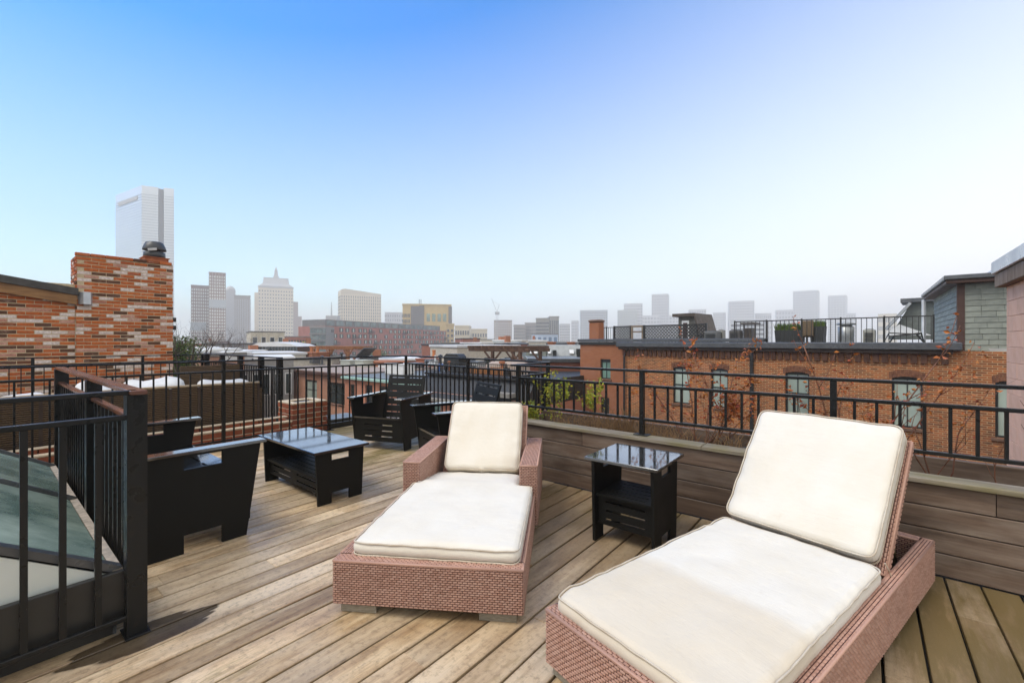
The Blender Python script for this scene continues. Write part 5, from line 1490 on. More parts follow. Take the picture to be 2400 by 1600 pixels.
for px_, w_ in ((1245, 6), (1256, 8), (1288, 7), (1341, 10)):
    MB().obox(((px_ - 1300) * k_, 0.32, zb + 0.55), (1, 0, 0), (0, 0.75, 0.66), (0, -0.66, 0.75), w_ * k_ / 2, 0.2, 0.06).build('roof_light', M_WHITE, ms)
MB().box((1352 - 1300) * k_, (1366 - 1300) * k_, 0.0, 0.5, zb + 0.2, zb + 0.8).build('dormer', M_FRAME, ms)
MB().box((1296 - 1300) * k_, (1304 - 1300) * k_, -0.05, 0.5, zb + 0.1, zb + 0.7).build('dormer', M_FRAME, ms)

# ------------------------------------------------------------------ jumble of roofs further off
M_R = [brick_wall_mat('far_brick_a', (0.30, 0.10, 0.06), (0.25, 0.08, 0.05), (0.3, 0.2, 0.14), dark=0.1), pmat('far_brick_b', (0.34, 0.13, 0.085), (0.28, 0.10, 0.065), 0.6, 0.9), pmat('far_stone', (0.42, 0.37, 0.29), (0.35, 0.30, 0.23), 0.5, 0.9), pmat('far_cream', (0.56, 0.51, 0.42), rough=0.9), pmat('far_grey', (0.26, 0.26, 0.26), rough=0.9)]
FR = [ROOFG, M_SNOW, M_GMETAL, pmat('far_dark_roof', (0.05, 0.05, 0.05), rough=0.7)]
rh_ = random.Random(3)
spots = []
for Z, n, lo, hi in ((48, 14, 806, 832), (70, 18, 801, 816), (105, 22, 798, 810), (160, 26, 794, 805)):
    for q in range(n):
        px_ = 395 + (1370 - 395) * (q + rh_.uniform(0.1, 0.9)) / n
        py_ = rh_.uniform(lo, hi)
        if 715 < px_ < 1075:          # the apartment block shows over the roofs here
            if Z > 60: continue
            py_ = rh_.uniform(829, 842)
        spots.append((px_, Z * rh_.uniform(0.9, 1.12), py_))
LMK = [(400, 'right of the ivy-clad tree'), (462, 'below the gridded tower'), (535, 'below the grey slab tower'), (590, 'below the stone tower'), (660, 'by the rooftop glasshouse'), (705, 'by the chimney pots'), (745, 'behind the orange pergola'), (800, 'behind the white roof boxes'), (850, 'left of the corner post'), (915, 'at the corner post'), (975, 'right of the corner post'), (1030, 'below the yellow building'), (1085, 'left of the dark pergola'), (1140, 'below the crane'), (1200, 'right of the dark pergola'), (1255, 'above the party wall'), (1310, 'left of the roof chimney')]
MN = ('red brick', 'dusky red', 'sandstone', 'cream', 'grey')
RN = ('gravel-roofed', 'white-roofed', 'metal-roofed', 'dark-roofed')
for px_, Z, py_ in spots:
    w = rh_.uniform(4.5, 9.0) * F / Z
    mi, ri = rh_.randrange(5), rh_.randrange(4)
    lm = [q[1] for q in LMK if q[0] <= max(px_, 400)][-1]
    dn = 'nearer' if Z < 60 else ('middling' if Z < 90 else ('further' if Z < 130 else 'furthest'))
    lowrise('%s %s %s house among the roofs %s' % (dn, RN[ri], MN[mi], lm), px_ - w / 2, px_ + w / 2, py_, Z, rh_.uniform(6, 10), M_R[mi], FR[ri], rh_.uniform(-0.4, 0.6), 1 if Z < 120 else 0, 3, None, 'far_house', 'house', 'low far-off rooftops', chim=1 if rh_.random() < 0.22 else 0)
lowrise('cream stucco house with one square window left of the long red apartment block', 588, 668, 776, 95, 12, pmat('cream_stucco', (0.62, 0.56, 0.44), (0.5, 0.44, 0.33), 0.6, 0.85), ROOFG, 0.1, 2, 4)
lowrise('long low red brick block between stucco house and glassy corner', 668, 728, 788, 150, 14, M_R[1], ROOFG, 0.05, 2, 9)
lowrise('cream panelled gable end with four dots right of the crane', 1239, 1280, 797, 62, 10, M_R[3], M_SNOW, 0.0, 0, 0)
lowrise('pale blue glazed low building left of the cream gable', 1155, 1222, 796, 75, 12, pmat('pale_blue_panel', (0.50, 0.55, 0.56), rough=0.5), M_SNOW, 0.0, 1, 6)
lowrise('blue striped low office block behind the cream gable', 1246, 1308, 782, 160, 15, pmat('blue_panel', (0.42, 0.50, 0.62), rough=0.4), ROOFG, 0, 2, 5, pmat('blue_pane', (0.16, 0.24, 0.36), rough=0.1))
lowrise('low red brick shed with white panel right of the apartment block', 1085, 1125, 792, 110, 12, M_R[1], FR[3], 0.2, 1, 4)

r3 = random.Random(19)
seen_v = set()
VL = ('grey vent pipe', 'white vent box', 'black flue pipe', 'low clay pot', 'grey skylight curb')
for k in range(26):
    px_ = 640 + 590 * (k + r3.random()) / 26; x_ = r3.uniform(19.5, 27)
    if px_ > 985: x_ = r3.uniform(17.5, 23)
    y_, Z = fy(px_, x_); z0 = -0.45 if px_ > 985 else (-0.9 if px_ < 806 else -1.0)
    q = k % 5; hh = r3.uniform(0.35, 1.0)
    vl_ = '%s %s on the far roofs near %s' % (('short', 'tall')[hh > 0.65], VL[q], [m[1] for m in LMK if m[0] <= px_][-1].split(' ', 1)[1] if px_ > 470 else 'left')
    if vl_ in seen_v: vl_ = 'right-hand ' + vl_
    seen_v.add(vl_)
    t = thing('roof_vent', vl_, 'vent', (x_, y_, z0), 0, 'small vents on the far roofs')
    m_ = (M_GMETAL, M_SNOW, M_BMETAL, M_CLAY, M_GMETAL)[q]
    if q in (0, 2, 3):
        MB().lathe([(0.10, 0), (0.10, hh), (0.17, hh + 0.02), (0.17, hh + 0.12), (0.0, hh + 0.18)], 10).build('pipe', m_, t); MB().box(-0.2, 0.2, -0.2, 0.2, 0, 0.06).build('flashing', M_GMETAL, t)
    else:
        w_ = r3.uniform(0.3, 0.7)
        MB().cbox(-w_, w_, -w_, w_, 0, hh * 0.8, 0.02).build('case', m_, t); MB().cbox(-w_ - 0.05, w_ + 0.05, -w_ - 0.05, w_ + 0.05, hh * 0.8, hh * 0.8 + 0.06, 0.01).build('lid', M_GMETAL, t)
# ------------------------------------------------------------------ long red apartment block with balconies
ZA, ZBk = 205.0, 300.0
pA = CW((763 - 1200) / F * ZA, ZA); pB = CW((1046 - 1200) / F * ZBk, ZBk)
dv = pB - pA; LA = dv.length
ap = thing('apartment_block', 'long red brick apartment block with dark balconies and grey top storey', 'building', (pA.x, pA.y, -GZ), math.atan2(dv.y, dv.x))
HA = HZ(764, ZA) + GZ; HT = HZ(748, ZA) + GZ
M_APT = pmat('apartment_brick', (0.36, 0.13, 0.10), (0.30, 0.105, 0.08), 0.4, 0.9)
MB().box(0, LA, 0, 18, 0, HA).build('wall', M_APT, ap)
MB().box(0.5, LA - 6, 1.2, 16, HA, HT).build('penthouse_storey', pmat('grey_zinc', (0.17, 0.165, 0.16), (0.13, 0.125, 0.12), 0.4, 0.6), ap)
wm = MB().box(-1.2, 1.2, -0.12, 0.0, 0, 2.0).mesh('window', pmat('apt_frame', (0.02, 0.022, 0.02), rough=0.5))
pms = [MB().box(-0.95 + q * 0.65, -0.40 + q * 0.65, -0.18, -0.121, 0.12, 1.78).mesh('pane', window_glass('apt_glass_%d' % q, c)) for q, c in enumerate(((0.05, 0.08, 0.075), (0.55, 0.62, 0.54), (0.05, 0.08, 0.075)))]
bm_ = None
rb_ = MB(); rb_.box(-2.0, 2.0, -1.5, 0, -0.15, 0.0)
balc = rb_.mesh('balcony', M_BMETAL)
br_ = MB(); br_.box(-2.0, 2.0, -1.5, -1.42, 1.0, 1.1)
for q in range(17): br_.box(-2.0 + q * 0.25 - 0.03, -2.0 + q * 0.25 + 0.03, -1.5, -1.44, 0, 1.0)
balr = br_.mesh('balcony_rail', M_BMETAL)
nc = 26
for r_ in range(5):
    for c in range(nc):
        if rng.random() < 0.1: continue
        x = (c + 0.5) * LA / nc + rng.uniform(-0.5, 0.5); z = HA - 2.6 - r_ * 2.95
        o = link('window', wm, ap, (x, 0, z))
        for p_ in pms: link('pane', p_, o)
        if (c * 3 + r_ * 2) % 7 == 0:
            o = link('balcony', balc, ap, (x, 0, z)); link('balcony_rail', balr, o)
for c in range(16):
    x = 2 + c * (LA - 10) / 16
    MB().box(x, x + (LA - 10) / 16 * 0.72, 1.1, 1.2, HA + 0.5, HT - 0.5).build('penthouse_window', window_glass('apt_glass_3', (0.16, 0.22, 0.21)), ap)
# its glassy left corner
cp = PX(726, 200, z=-GZ)
kx = 200 / F
gl = thing('glass_corner_block', 'grey glazed corner wing at the left end of the red apartment block', 'building', cp, -HEAD)
Hc = HZ(765, 200) + GZ; wk = 37 * kx
MB().box(0, wk, 0.3, 14, 0, Hc).build('wall', pmat('grey_band', (0.22, 0.22, 0.22), rough=0.6), gl)
for r_ in range(4):
    z = Hc - 3.0 - r_ * 3.0
    for c in range(5): MB().box(0.15 + c * wk / 5, (c + 1) * wk / 5 - 0.1, 0.1, 0.3, z, z + 2.2).build('pane', window_glass('apt_glass_3', (0.16, 0.22, 0.21)), gl)
    MB().box(-0.2, wk + 0.1, -0.3, 0.3, z + 2.3, z + 2.75).build('floor_band', pmat('grey_band', (0.22, 0.22, 0.22)), gl)

# ------------------------------------------------------------------ skyline towers
def grid(b, w, H, cols, rows, wf, hf, z0=3.0, x0=None, off=0.25, top=2.0):
    cw = w / cols; fh = (H - z0 - top) / rows
    for r_ in range(rows):
        for c in range(cols):
            x = -w / 2 + (c + 0.5) * cw; z = z0 + (r_ + 0.5) * fh
            b.box(x - cw * wf / 2, x + cw * wf / 2, -off, -0.02, z - fh * hf / 2, z + fh * hf / 2)
def tower(label, px0, px1, pyt, Z, depth, mat, cols=0, rows=0, wf=0.5, hf=0.5, wmat=None, rot=0.0, name='tower', group=None, crown=None, side=True):
    al = math.atan(((px0 + px1) / 2 - 1200) / F)
    w = (px1 - px0) * Z / F * math.cos(al)
    t = thing(name, label, 'tower', PX((px0 + px1) / 2, Z, z=-GZ), -HEAD - al + rot, group)
    H = HZ(pyt, Z) + GZ
    MB().box(-w / 2, w / 2, 0, depth, 0, H).build('wall', mat, t)
    MB().box(-w / 2 - 0.3, w / 2 + 0.3, -0.3, depth + 0.3, H, H + 1.2).build('parapet', mat, t)
    if cols:
        b = MB(); grid(b, w, H, cols, rows, wf, hf)
        stuff(b.build('windows', wmat or M_TWIN, t))
        if side:
            b = MB(); grid(b, depth, H, max(2, int(cols * depth / w)), rows, wf, hf)
            for sg in (-1, 1):
                s2 = MB(); s2.f = b.f
                s2.v = [(sg * (w / 2) - sg * y_, depth / 2 + x * sg, z) for x, y_, z in b.v]
                stuff(s2.build('windows', wmat or M_TWIN, t, fix=True))
    return t, w, H
M_TWIN = window_glass('tower_glass', (0.09, 0.10, 0.11), 0.1)
M_BEIGE = pmat('beige_stone', (0.66, 0.57, 0.41), (0.60, 0.52, 0.37), 0.05, 0.9)
M_TGREY = pmat('tower_grey', (0.42, 0.42, 0.42), (0.38, 0.385, 0.39), 0.05, 0.7)
M_RIB = pmat('tower_ribs', (0.44, 0.40, 0.34), rough=0.8)
# mirror-glass slab tower
Zt = 430
gt_ = thing('glass_tower', 'tall pale mirror-glass tower with dark vertical notch above the brick chimney', 'tower', PX(332, Zt, z=-GZ), -HEAD)
kz = Zt / F
M_MIR = pmat('mirror_glass', (0.66, 0.71, 0.74), (0.60, 0.66, 0.70), 0.02, 0.15, metal=0.2, rv=0)
HT_ = HZ(434, Zt) + GZ
def gx(px_, d_): return ((px_ - 1200) * (Zt + d_) - (332 - 1200) * Zt) / F
fl_ = [(gx(332, 0), 0), (gx(371, 6), 6.0), (gx(372.5, 9), 9.0), (gx(383, 11), 11), (gx(384, 7), 7), (gx(408, 10), 10.0), (gx(352, 45), 45), (gx(271, 30), 30)]
b = MB(); b.prism(fl_, 0, HT_); b.build('wall', M_MIR, gt_)
bb = MB()
for q in range(58):
    z = 6 + q * (HT_ - 12) / 58
    for (a, c) in ((0, 1), (4, 5), (7, 0)):
        A = Vector((*fl_[a], z)); C_ = Vector((*fl_[c], z)); n_ = (C_ - A).normalized().cross(Vector((0, 0, 1)))
        bb.bar(A + n_ * 0.12, C_ + n_ * 0.12, 0.2, 0.55)
stuff(bb.build('floor_bands', pmat('floor_band', (0.30, 0.36, 0.40), rough=0.3, rv=0), gt_))
A = Vector((*fl_[2], 0)); C_ = Vector((*fl_[3], 0)); n_ = (C_ - A).normalized().cross(Vector((0, 0, 1)))
MB().obox((A + C_) / 2 + n_ * 1.2 + Vector((0, 0, HT_ / 2)), (C_ - A).normalized(), n_, (0, 0, 1), (C_ - A).length / 2, 1.0, HT_ / 2 - 1).build('notch', pmat('notch_grey', (0.13, 0.14, 0.15), rough=0.5, rv=0), gt_)  # added dark slab fills the recess so the notch reads dark
A = Vector((*fl_[7], HT_ - 11)); C_ = Vector((*fl_[0], HT_ - 11)); n_ = (C_ - A).normalized().cross(Vector((0, 0, 1)))
MB().bar(A.lerp(C_, 0.12) + n_ * 0.3, A.lerp(C_, 0.85) + n_ * 0.3, 0.4, 4.0).build('plant_louvre', M_TGREY, gt_)
# gridded apartment towers
Zg = 480
M_GRW = pmat('grid_panel', (0.66, 0.66, 0.60), rough=0.4); M_GRB = pmat('red_brown_grid', (0.26, 0.13, 0.095), rough=0.8)
t, w, H = tower('lower left half of the gridded red-brown tower', 448, 490, 671, Zg, 24, M_GRB, 8, 20, 0.66, 0.66, M_GRW)
MB().box(-w / 2 - 0.5, w / 2 * 0.7, -1.0, -0.3, H * 0.36, H * 0.36 + 9).build('pale_panel', pmat('pale_panel', (0.5, 0.54, 0.56), rough=0.3), t)
t, w, H = tower('taller gridded red-brown tower with pale glass band', 490, 529, 641, Zg - 4, 26, M_GRB, 7, 25, 0.66, 0.66, M_GRW)
MB().box(-w / 2, w / 2 + 0.4, -1.0, -0.3, H * 0.58, H * 0.58 + 9).build('pale_panel', MATS['pale_panel'], t)
for q in range(6): MB().box(-w / 2 + q * w / 5.2, -w / 2 + q * w / 5.2 + 0.5, -0.6, 0.2, H - 14, H + 1.5).build('fin', M_RIB, t)
t, w, H = tower('plain grey slab tower behind the gridded tower', 528, 552, 682, 640, 30, M_TGREY)
b = MB(); b.lathe([(w / 2, 0), (w / 2 * 0.9, 3), (w / 2 * 0.5, 6), (0.1, 7)], 16, (0, w / 2, H + 1.2)); b.build('roof_dome', M_TGREY, t)
t, w, H = tower('square brown-grey tower with vertical ribs right of the grey slab', 549, 587, 694, 600, 24, pmat('brown_grey', (0.27, 0.24, 0.21), rough=0.8), 9, 1, 0.5, 0.94, M_TGREY)
# stepped stone tower with pyramid roof and spire
Zo = 770
t, w, H = tower('stone tower with stepped pyramid roof and lantern spire', 606, 688, 676, Zo, 60, M_BEIGE, 13, 17, 0.44, 0.42, pmat('tower_window_dark', (0.03, 0.03, 0.03), rough=0.3))
ko = Zo / F
roofm = pmat('pale_lead', (0.40, 0.41, 0.41), rough=0.6)
b = MB()
def frust(b, z0, z1, a0, a1, d0, d1, cy=30):
    i = len(b.v)
    for z, a, d_ in ((z0, a0, d0), (z1, a1, d1)):
        for sx_, sy_ in ((-1, -1), (1, -1), (1, 1), (-1, 1)): b.v.append((sx_ * a, cy + sy_ * d_, z))
    for q in ((0, 3, 2, 1), (4, 5, 6, 7), (0, 1, 5, 4), (1, 2, 6, 5), (2, 3, 7, 6), (3, 0, 4, 7)): b.f.append([i + k for k in q])
frust(b, H + 1.2, H + 4, w / 2 + 0.6, w / 2 + 0.6, 31, 31); frust(b, H + 4, H + 9.0, w / 2 - 1, w / 2 - 6, 29, 24); frust(b, H + 9.0, HZ(651, Zo) + GZ, w / 2 - 6.5, 26 * ko, 23, 18); frust(b, HZ(651, Zo) + GZ, HZ(649, Zo) + GZ, 26.5 * ko, 26.5 * ko, 18, 18)
b.build('pyramid_roof', roofm, t)
b = MB(); zz = HZ(649, Zo) + GZ
frust(b, zz, zz + 5, 6 * ko, 6 * ko, 4.5, 4.5); frust(b, zz + 5, zz + 16, 4.4 * ko, 3.4 * ko, 3.3, 2.6); frust(b, zz + 16, HZ(620, Zo) + GZ, 3.0 * ko, 0.4 * ko, 2.2, 0.3)
b.build('spire', roofm, t)
MB().box(-w / 2 - 6, -w / 2 - 0.3, 6, 50, 0, H - 8).build('left_wing', M_BEIGE, t); MB().box(w / 2 + 0.3, w / 2 + 8, 4, 50, 0, H - 22).build('right_wing', pmat('brick_wing_far', (0.30, 0.20, 0.15), rough=0.9), t)
MB().box(w / 2 + 8, w / 2 + 14, 6, 50, 0, H - 48).build('right_wing', MATS['brick_wing_far'], t)
# beige slab with fine vertical ribs
t, w, H = tower('broad beige slab tower with fine vertical ribs above the apartment block', 799, 895, 690, 700, 30, M_BEIGE, 18, 17, 0.4, 0.7, pmat('rib_shadow', (0.17, 0.155, 0.12), rough=0.5), rot=0.18)
b = MB(); b.prism([(-w / 2, H + 1.2), (w / 2, H - 2), (w / 2, H + 2.0), (-w / 2 + 6, H + 8.0), (-w / 2, H + 6.0)], 0, 30); b.v = [(x, z - 0.4, y_) for x, y_, z in b.v]
b.build('sloped_cap', M_BEIGE, t, fix=True)
tower('small misty block between the ribbed slab and the yellow building', 902, 945, 733, 900, 30, M_TGREY, 8, 8, 0.5, 0.5)
# yellow stone building with tall windows
Zy = 330
t, w, H = tower('yellow stone building with tall green windows behind the apartment block', 944, 1058, 716, Zy, 30, pmat('yellow_stone', (0.58, 0.44, 0.21), (0.50, 0.38, 0.18), 0.2, 0.85), side=False)
ky = Zy / F
MB().box((983 - 1001) * ky, (994 - 1001) * ky, -0.5, 0.0, 0, H).build('grey_bay', pmat('bay_grey', (0.17, 0.165, 0.165), rough=0.7), t); MB().box((964 - 1001) * ky, (983 - 1001) * ky, -0.6, 0.0, 0, H - 0.5).build('grey_bay', MATS['bay_grey'], t)
for q in range(5):
    x = (1000 + q * 12.6 - 1001) * ky
    MB().box(x, x + 7.5 * ky, -0.3, -0.02, HZ(753, Zy) + GZ, HZ(735, Zy) + GZ).build('window', window_glass('tall_green_window', (0.25, 0.35, 0.28)), t)
for q in range(6):
    for r_ in range(3):
        x = (945 + q * 3 - 1001) * ky
        MB().box(x, x + 1.6 * ky, -0.3, -0.02, HZ(770 - r_ * 13, Zy) + GZ, HZ(762 - r_ * 13, Zy) + GZ).build('window', MATS['tall_green_window'] if 'tall_green_window' in MATS else M_TWIN, t)
MB().box(w / 2 - 2, w / 2 + 0.6, -0.6, 30.5, 0, H - 0.5).build('end_bay', MATS['bay_grey'], t)
ms_ = MB()
for dx in (0, 2): ms_.box((982 + dx * 2 - 1001) * ky, (983.4 + dx * 2 - 1001) * ky, 6, 6.5, H, HZ(700, Zy) + GZ)
ms_.build('mast', M_BMETAL, t)
tower('pale yellow lower wing at the right end of the apartment block', 1046, 1064, 762, 310, 12, MATS['yellow_stone'], 2, 6, 0.5, 0.5)
# building under construction with its crane
Zk = 620
t, w, H = tower('tower under construction with open concrete floors beside the crane', 1158, 1200, 752, Zk, 22, pmat('raw_concrete_frame', (0.34, 0.26, 0.22), rough=0.9), 8, 11, 0.66, 0.62, pmat('open_floor', (0.5, 0.47, 0.44), rough=0.8))
cr = thing('tower_crane', 'white luffing tower crane above the tower under construction', 'crane', PX(1165, Zk - 8, z=-GZ), -HEAD)
kk = Zk / F
b = MB(); top = HZ(738, Zk) + GZ
for sx_, sy_ in ((-1, -1), (1, -1), (1, 1), (-1, 1)): b.bar((sx_ * 1.2, sy_ * 1.2, 0), (sx_ * 1.2, sy_ * 1.2, top), 0.45)
for q in range(int(top / 6)): b.bar((-1.2, -1.2, q * 6), (1.2, -1.2, q * 6 + 6), 0.3)
crm = pmat('crane_white', (0.45, 0.46, 0.46), rough=0.6)
b.build('mast', crm, cr)
MB().cbox(-3, 3.4, -1.8, 1.8, top, top + 4, 0.3).build('cab', crm, cr)
b = MB(); tipx, tipz = (1152 - 1165) * kk, HZ(700, Zk) + GZ
for o_ in (-0.9, 0.9): b.bar((0, o_, top + 3), (tipx, o_, tipz), 0.5)
for q in range(10):
    f0, f1 = q / 10, (q + 1) / 10
    b.bar((tipx * f0, -0.9 if q % 2 else 0.9, top + 3 + (tipz - top - 3) * f0), (tipx * f1, 0.9 if q % 2 else -0.9, top + 3 + (tipz - top - 3) * f1), 0.3)
b.build('jib', crm, cr); b = MB(); b.bar((0, 0, top + 4), (3, 0, top + 14), 0.5); b.bar((3, 0, top + 14), (tipx * 0.8, 0, top + 3 + (tipz - top - 3) * 0.8), 0.2); b.build('a_frame', crm, cr)
# further towers, paler with distance
far = [
 ('pale stone museum-like block right of the yellow building', 1066, 1100, 765, 430, 30, M_BEIGE, 6, 3), ('long pale block stepping down right of it', 1100, 1142, 773, 470, 30, M_BEIGE, 7, 3),
 ('brownish block right of the construction tower', 1204, 1232, 763, 520, 30, pmat('brown_grey', (0.27, 0.24, 0.21)), 6, 8), ('second brownish block, slightly taller and further right', 1230, 1262, 758, 540, 30, MATS['brown_grey'], 6, 8),
 ('banded beige-grey office tower above the cream gable', 1256, 1287, 748, 400, 24, pmat('banded_grey', (0.30, 0.29, 0.26), rough=0.8), 1, 10), ('ribbed right half of the banded office tower', 1288, 1310, 744, 398, 24, pmat('banded_grey', (0.30, 0.29, 0.26)), 5, 1),
 ('faint low tower left of the roof chimney', 1312, 1336, 760, 900, 40, M_TGREY, 5, 8), ('faint slim tower just right of it', 1339, 1354, 752, 1200, 40, M_TGREY, 4, 8),
 ('hazy blue-grey tower behind the roof chimney', 1360, 1424, 728, 900, 50, pmat('blue_grey_tower', (0.40, 0.44, 0.48), rough=0.4), 12, 14),
 ('hazy stepped tower, lower pale front', 1447, 1490, 727, 1100, 50, pmat('pale_green_tower', (0.36, 0.40, 0.36), rough=0.6), 9, 14), ('hazy stepped tower, taller back part', 1462, 1506, 712, 1150, 50, M_TGREY, 8, 14),
 ('lone hazy tower left of the roof hut', 1527, 1566, 690, 1250, 60, M_TGREY, 7, 18), ('hazy low block left of the roof hut', 1502, 1590, 740, 1250, 60, M_TGREY, 12, 8),
 ('faint tower behind the roof hut', 1615, 1655, 726, 1250, 60, M_TGREY, 7, 12), ('faint narrow tower right of the roof hut', 1671, 1699, 733, 1250, 50, M_TGREY, 5, 12),
 ('hazy broad tower with rounded shoulder', 1709, 1768, 706, 1200, 60, M_TGREY, 10, 16), ('faint low block with grid windows beside it', 1770, 1808, 735, 1220, 50, M_TGREY, 8, 6),
 ('faint stepped block left of the tallest hazy tower', 1818, 1860, 727, 1280, 60, M_TGREY, 6, 8), ('tallest hazy tower above the wicker roof chair', 1858, 1916, 682, 1260, 70, pmat('mist_tower', (0.44, 0.45, 0.45), rough=0.7), 9, 22),
 ('faint tall tower right of the tallest one', 1940, 1981, 693, 1300, 60, pmat('mist_tower', (0.25, 0.26, 0.26)), 6, 20), ('faintest low block furthest right', 1982, 2006, 735, 1300, 50, M_TGREY, 4, 8),
 ('pale slatted low office block behind the brown roof cabinet', 1712, 1790, 752, 420, 20, pmat('pale_slats', (0.52, 0.54, 0.56), rough=0.6), 1, 7),
 ('pale long block left of the slate mansard', 2058, 2102, 737, 700, 40, M_BEIGE, 10, 4),
]
for lb_, a, b_, py_, Z, dp, m, c, r_ in far:
    tower(lb_, a, b_, py_, Z, dp, m, c, r_, 0.6 if c > 1 else 0.98, 0.5 if r_ > 1 else 0.96, rot=rng.uniform(-0.1, 0.1), side=False)
an = thing('antenna_mast', 'thin pale antenna mast left of the ribbed slab tower', 'mast', PX(777, 500, z=-GZ), -HEAD)
MB().lathe([(1.0, 0), (0.9, HZ(735, 500) + GZ), (0.35, HZ(708, 500) + GZ)], 8).build('pole', pmat('mist_tower', (0.25, 0.26, 0.26)), an); MB().box(-5, 8, -4, 4, 0, HZ(740, 500) + GZ).build('base', M_TGREY, an)

# ------------------------------------------------------------------ plants in the planter
def leafmat(name, a, b_, c):
    t = NT(name)
    i = t.island()
    col = t.ramp(i, [(0.0, a), (0.5, b_), (1.0, c)])
    t.b.inputs['Transmission Weight'].default_value = 0.0
    return t.done(col, 0.55, 0, 0.4)
M_LRED = leafmat('red_autumn_leaf', (0.34, 0.07, 0.02), (0.45, 0.17, 0.03), (0.30, 0.05, 0.03))
M_LYEL = leafmat('yellow_green_leaf', (0.30, 0.36, 0.03), (0.42, 0.36, 0.03), (0.16, 0.27, 0.03))
M_LIVY = leafmat('dark_ivy_leaf', (0.035, 0.075, 0.012), (0.075, 0.12, 0.02), (0.13, 0.17, 0.03))
M_STEM = pmat('red_brown_cane', (0.22, 0.085, 0.04), (0.13, 0.055, 0.03), 14, 0.6, rv=0.1)
M_DRY = pmat('dry_stalk', (0.34, 0.21, 0.09), (0.20, 0.10, 0.045), 9, 0.8, rv=0.1)
M_BARK = pmat('grey_brown_bark', (0.10, 0.075, 0.06), (0.065, 0.05, 0.04), 6, 0.9, 0.4)
M_TWIG = pmat('bare_twig', (0.13, 0.095, 0.085), (0.09, 0.065, 0.06), 2, 0.9)
def leaf(b, p, r2, s, fold=True):
    a = Vector((r2.gauss(0, 1), r2.gauss(0, 1), r2.gauss(0, 0.6))).normalized()
    c = a.cross(Vector((r2.gauss(0, 1), r2.gauss(0, 1), r2.gauss(0, 1)))).normalized()
    n_ = a.cross(c) * s * 0.25
    i = len(b.v)
    for q in (p, p + a * s * 0.5 + c * s * 0.32 + n_, p + a * s, p + a * s * 0.5 - c * s * 0.32 + n_): b.v.append(tuple(q))
    b.f.append([i, i + 1, i + 2]); b.f.append([i, i + 2, i + 3])
def grow(b, tips, p, d_, L, r, depth, r2, wob=0.35, up=0.12, split=(2, 3), seg=4, n=5, shrink=0.66, spread=0.6):
    pts = [p.copy()]; rs = [r]
    dd = d_.normalized()
    for k in range(seg):
        dd = (dd + Vector((r2.gauss(0, wob), r2.gauss(0, wob), r2.gauss(0, wob) + up)) * 0.35).normalized()
        p = p + dd * L / seg
        pts.append(p.copy()); rs.append(r * (1 - 0.45 * (k + 1) / seg))
        tips.append((p.copy(), depth))
        if depth > 0 and k >= 1 and r2.random() < 0.5:
            a = (dd + Vector((r2.gauss(0, spread), r2.gauss(0, spread), r2.gauss(0, spread * 0.6) + 0.1))).normalized()
            grow(b, tips, p, a, L * shrink * r2.uniform(0.6, 1.0), rs[-1] * 0.6, depth - 1, r2, wob, up, split, max(2, seg - 1), max(3, n - 1), shrink, spread)
    b.tube(pts, rs, n)
    if depth > 0:
        for q in range(r2.randint(*split)):
            a = (dd + Vector((r2.gauss(0, spread), r2.gauss(0, spread), r2.gauss(0, spread * 0.5) + 0.15))).normalized()
            grow(b, tips, p, a, L * shrink * r2.uniform(0.7, 1.1), rs[-1] * 0.75, depth - 1, r2, wob, up, split, max(2, seg - 1), max(3, n - 1), shrink, spread)
def shrub(label, y_, x_, seed, canes, H, lean, lm, nleaf, ls, depth=2, r=0.006, stem=None, spread=0.5, minh=0.0, group=None, tall=None):
    r2 = random.Random(seed)
    t = thing('shrub', label, 'shrub', (x_, y_, 0.40), 0, group)
    b = MB(); tips = []
    for q in range(canes):
        a = 2 * math.pi * r2.random()
        d_ = Vector((math.cos(a) * lean * 0.5, math.sin(a) * lean, 1))
        h = H * r2.uniform(0.6, 1.0) * 0.62
        grow(b, tips, Vector((r2.uniform(-0.04, 0.04), r2.uniform(-0.07, 0.07), 0)), d_, h, r * r2.uniform(0.7, 1.1), depth, r2, 0.3, 0.1, (1, 2), 4, 5, 0.55, spread)
    if tall:
        for dy, hh in tall: grow(b, tips, Vector((0, dy * 0.2, 0)), Vector((0, dy, 1)), hh, r, 1, r2, 0.18, 0.1, (1, 2), 6, 5, 0.3, 0.5)
    b.build('stems', stem or M_STEM, t, smooth=True)
    if nleaf:
        g_ = MB(); cand = [q for q in tips if q[0].z > minh]
        for q in range(nleaf):
            p, _ = r2.choice(cand)
            leaf(g_, p + Vector((r2.gauss(0, 0.015), r2.gauss(0, 0.015), r2.gauss(0, 0.015))), r2, ls * r2.uniform(0.6, 1.2))
        stuff(g_.build('leaves', lm, t))
    return t
shrub('tall slim shrub with yellow-green leaves at the far end of the planter', 2.42, 3.74, 11, 5, 0.68, 0.12, M_LYEL, 480, 0.034, 2, 0.004, M_DRY, 0.45, 0.05)
shrub('yellow-leaved shrub beside the tall slim one', 2.06, 3.76, 12, 5, 0.60, 0.18, M_LYEL, 300, 0.036, 2, 0.004, M_DRY, 0.45, 0.28)
shrub('low bushy green shrub at the corner post of the planter', 2.72, 3.72, 13, 9, 0.36, 0.5, M_LYEL, 600, 0.032, 2, 0.004, M_DRY, 0.6, 0.0)
shrub('red-leaved rose bush behind the small square table', 1.03, 3.74, 14, 12, 0.95, 0.85, M_LRED, 760, 0.036, 2, 0.0055, None, 0.55, 0.3, tall=[(0.5, 0.75), (-0.4, 0.8), (0.15, 0.85)])
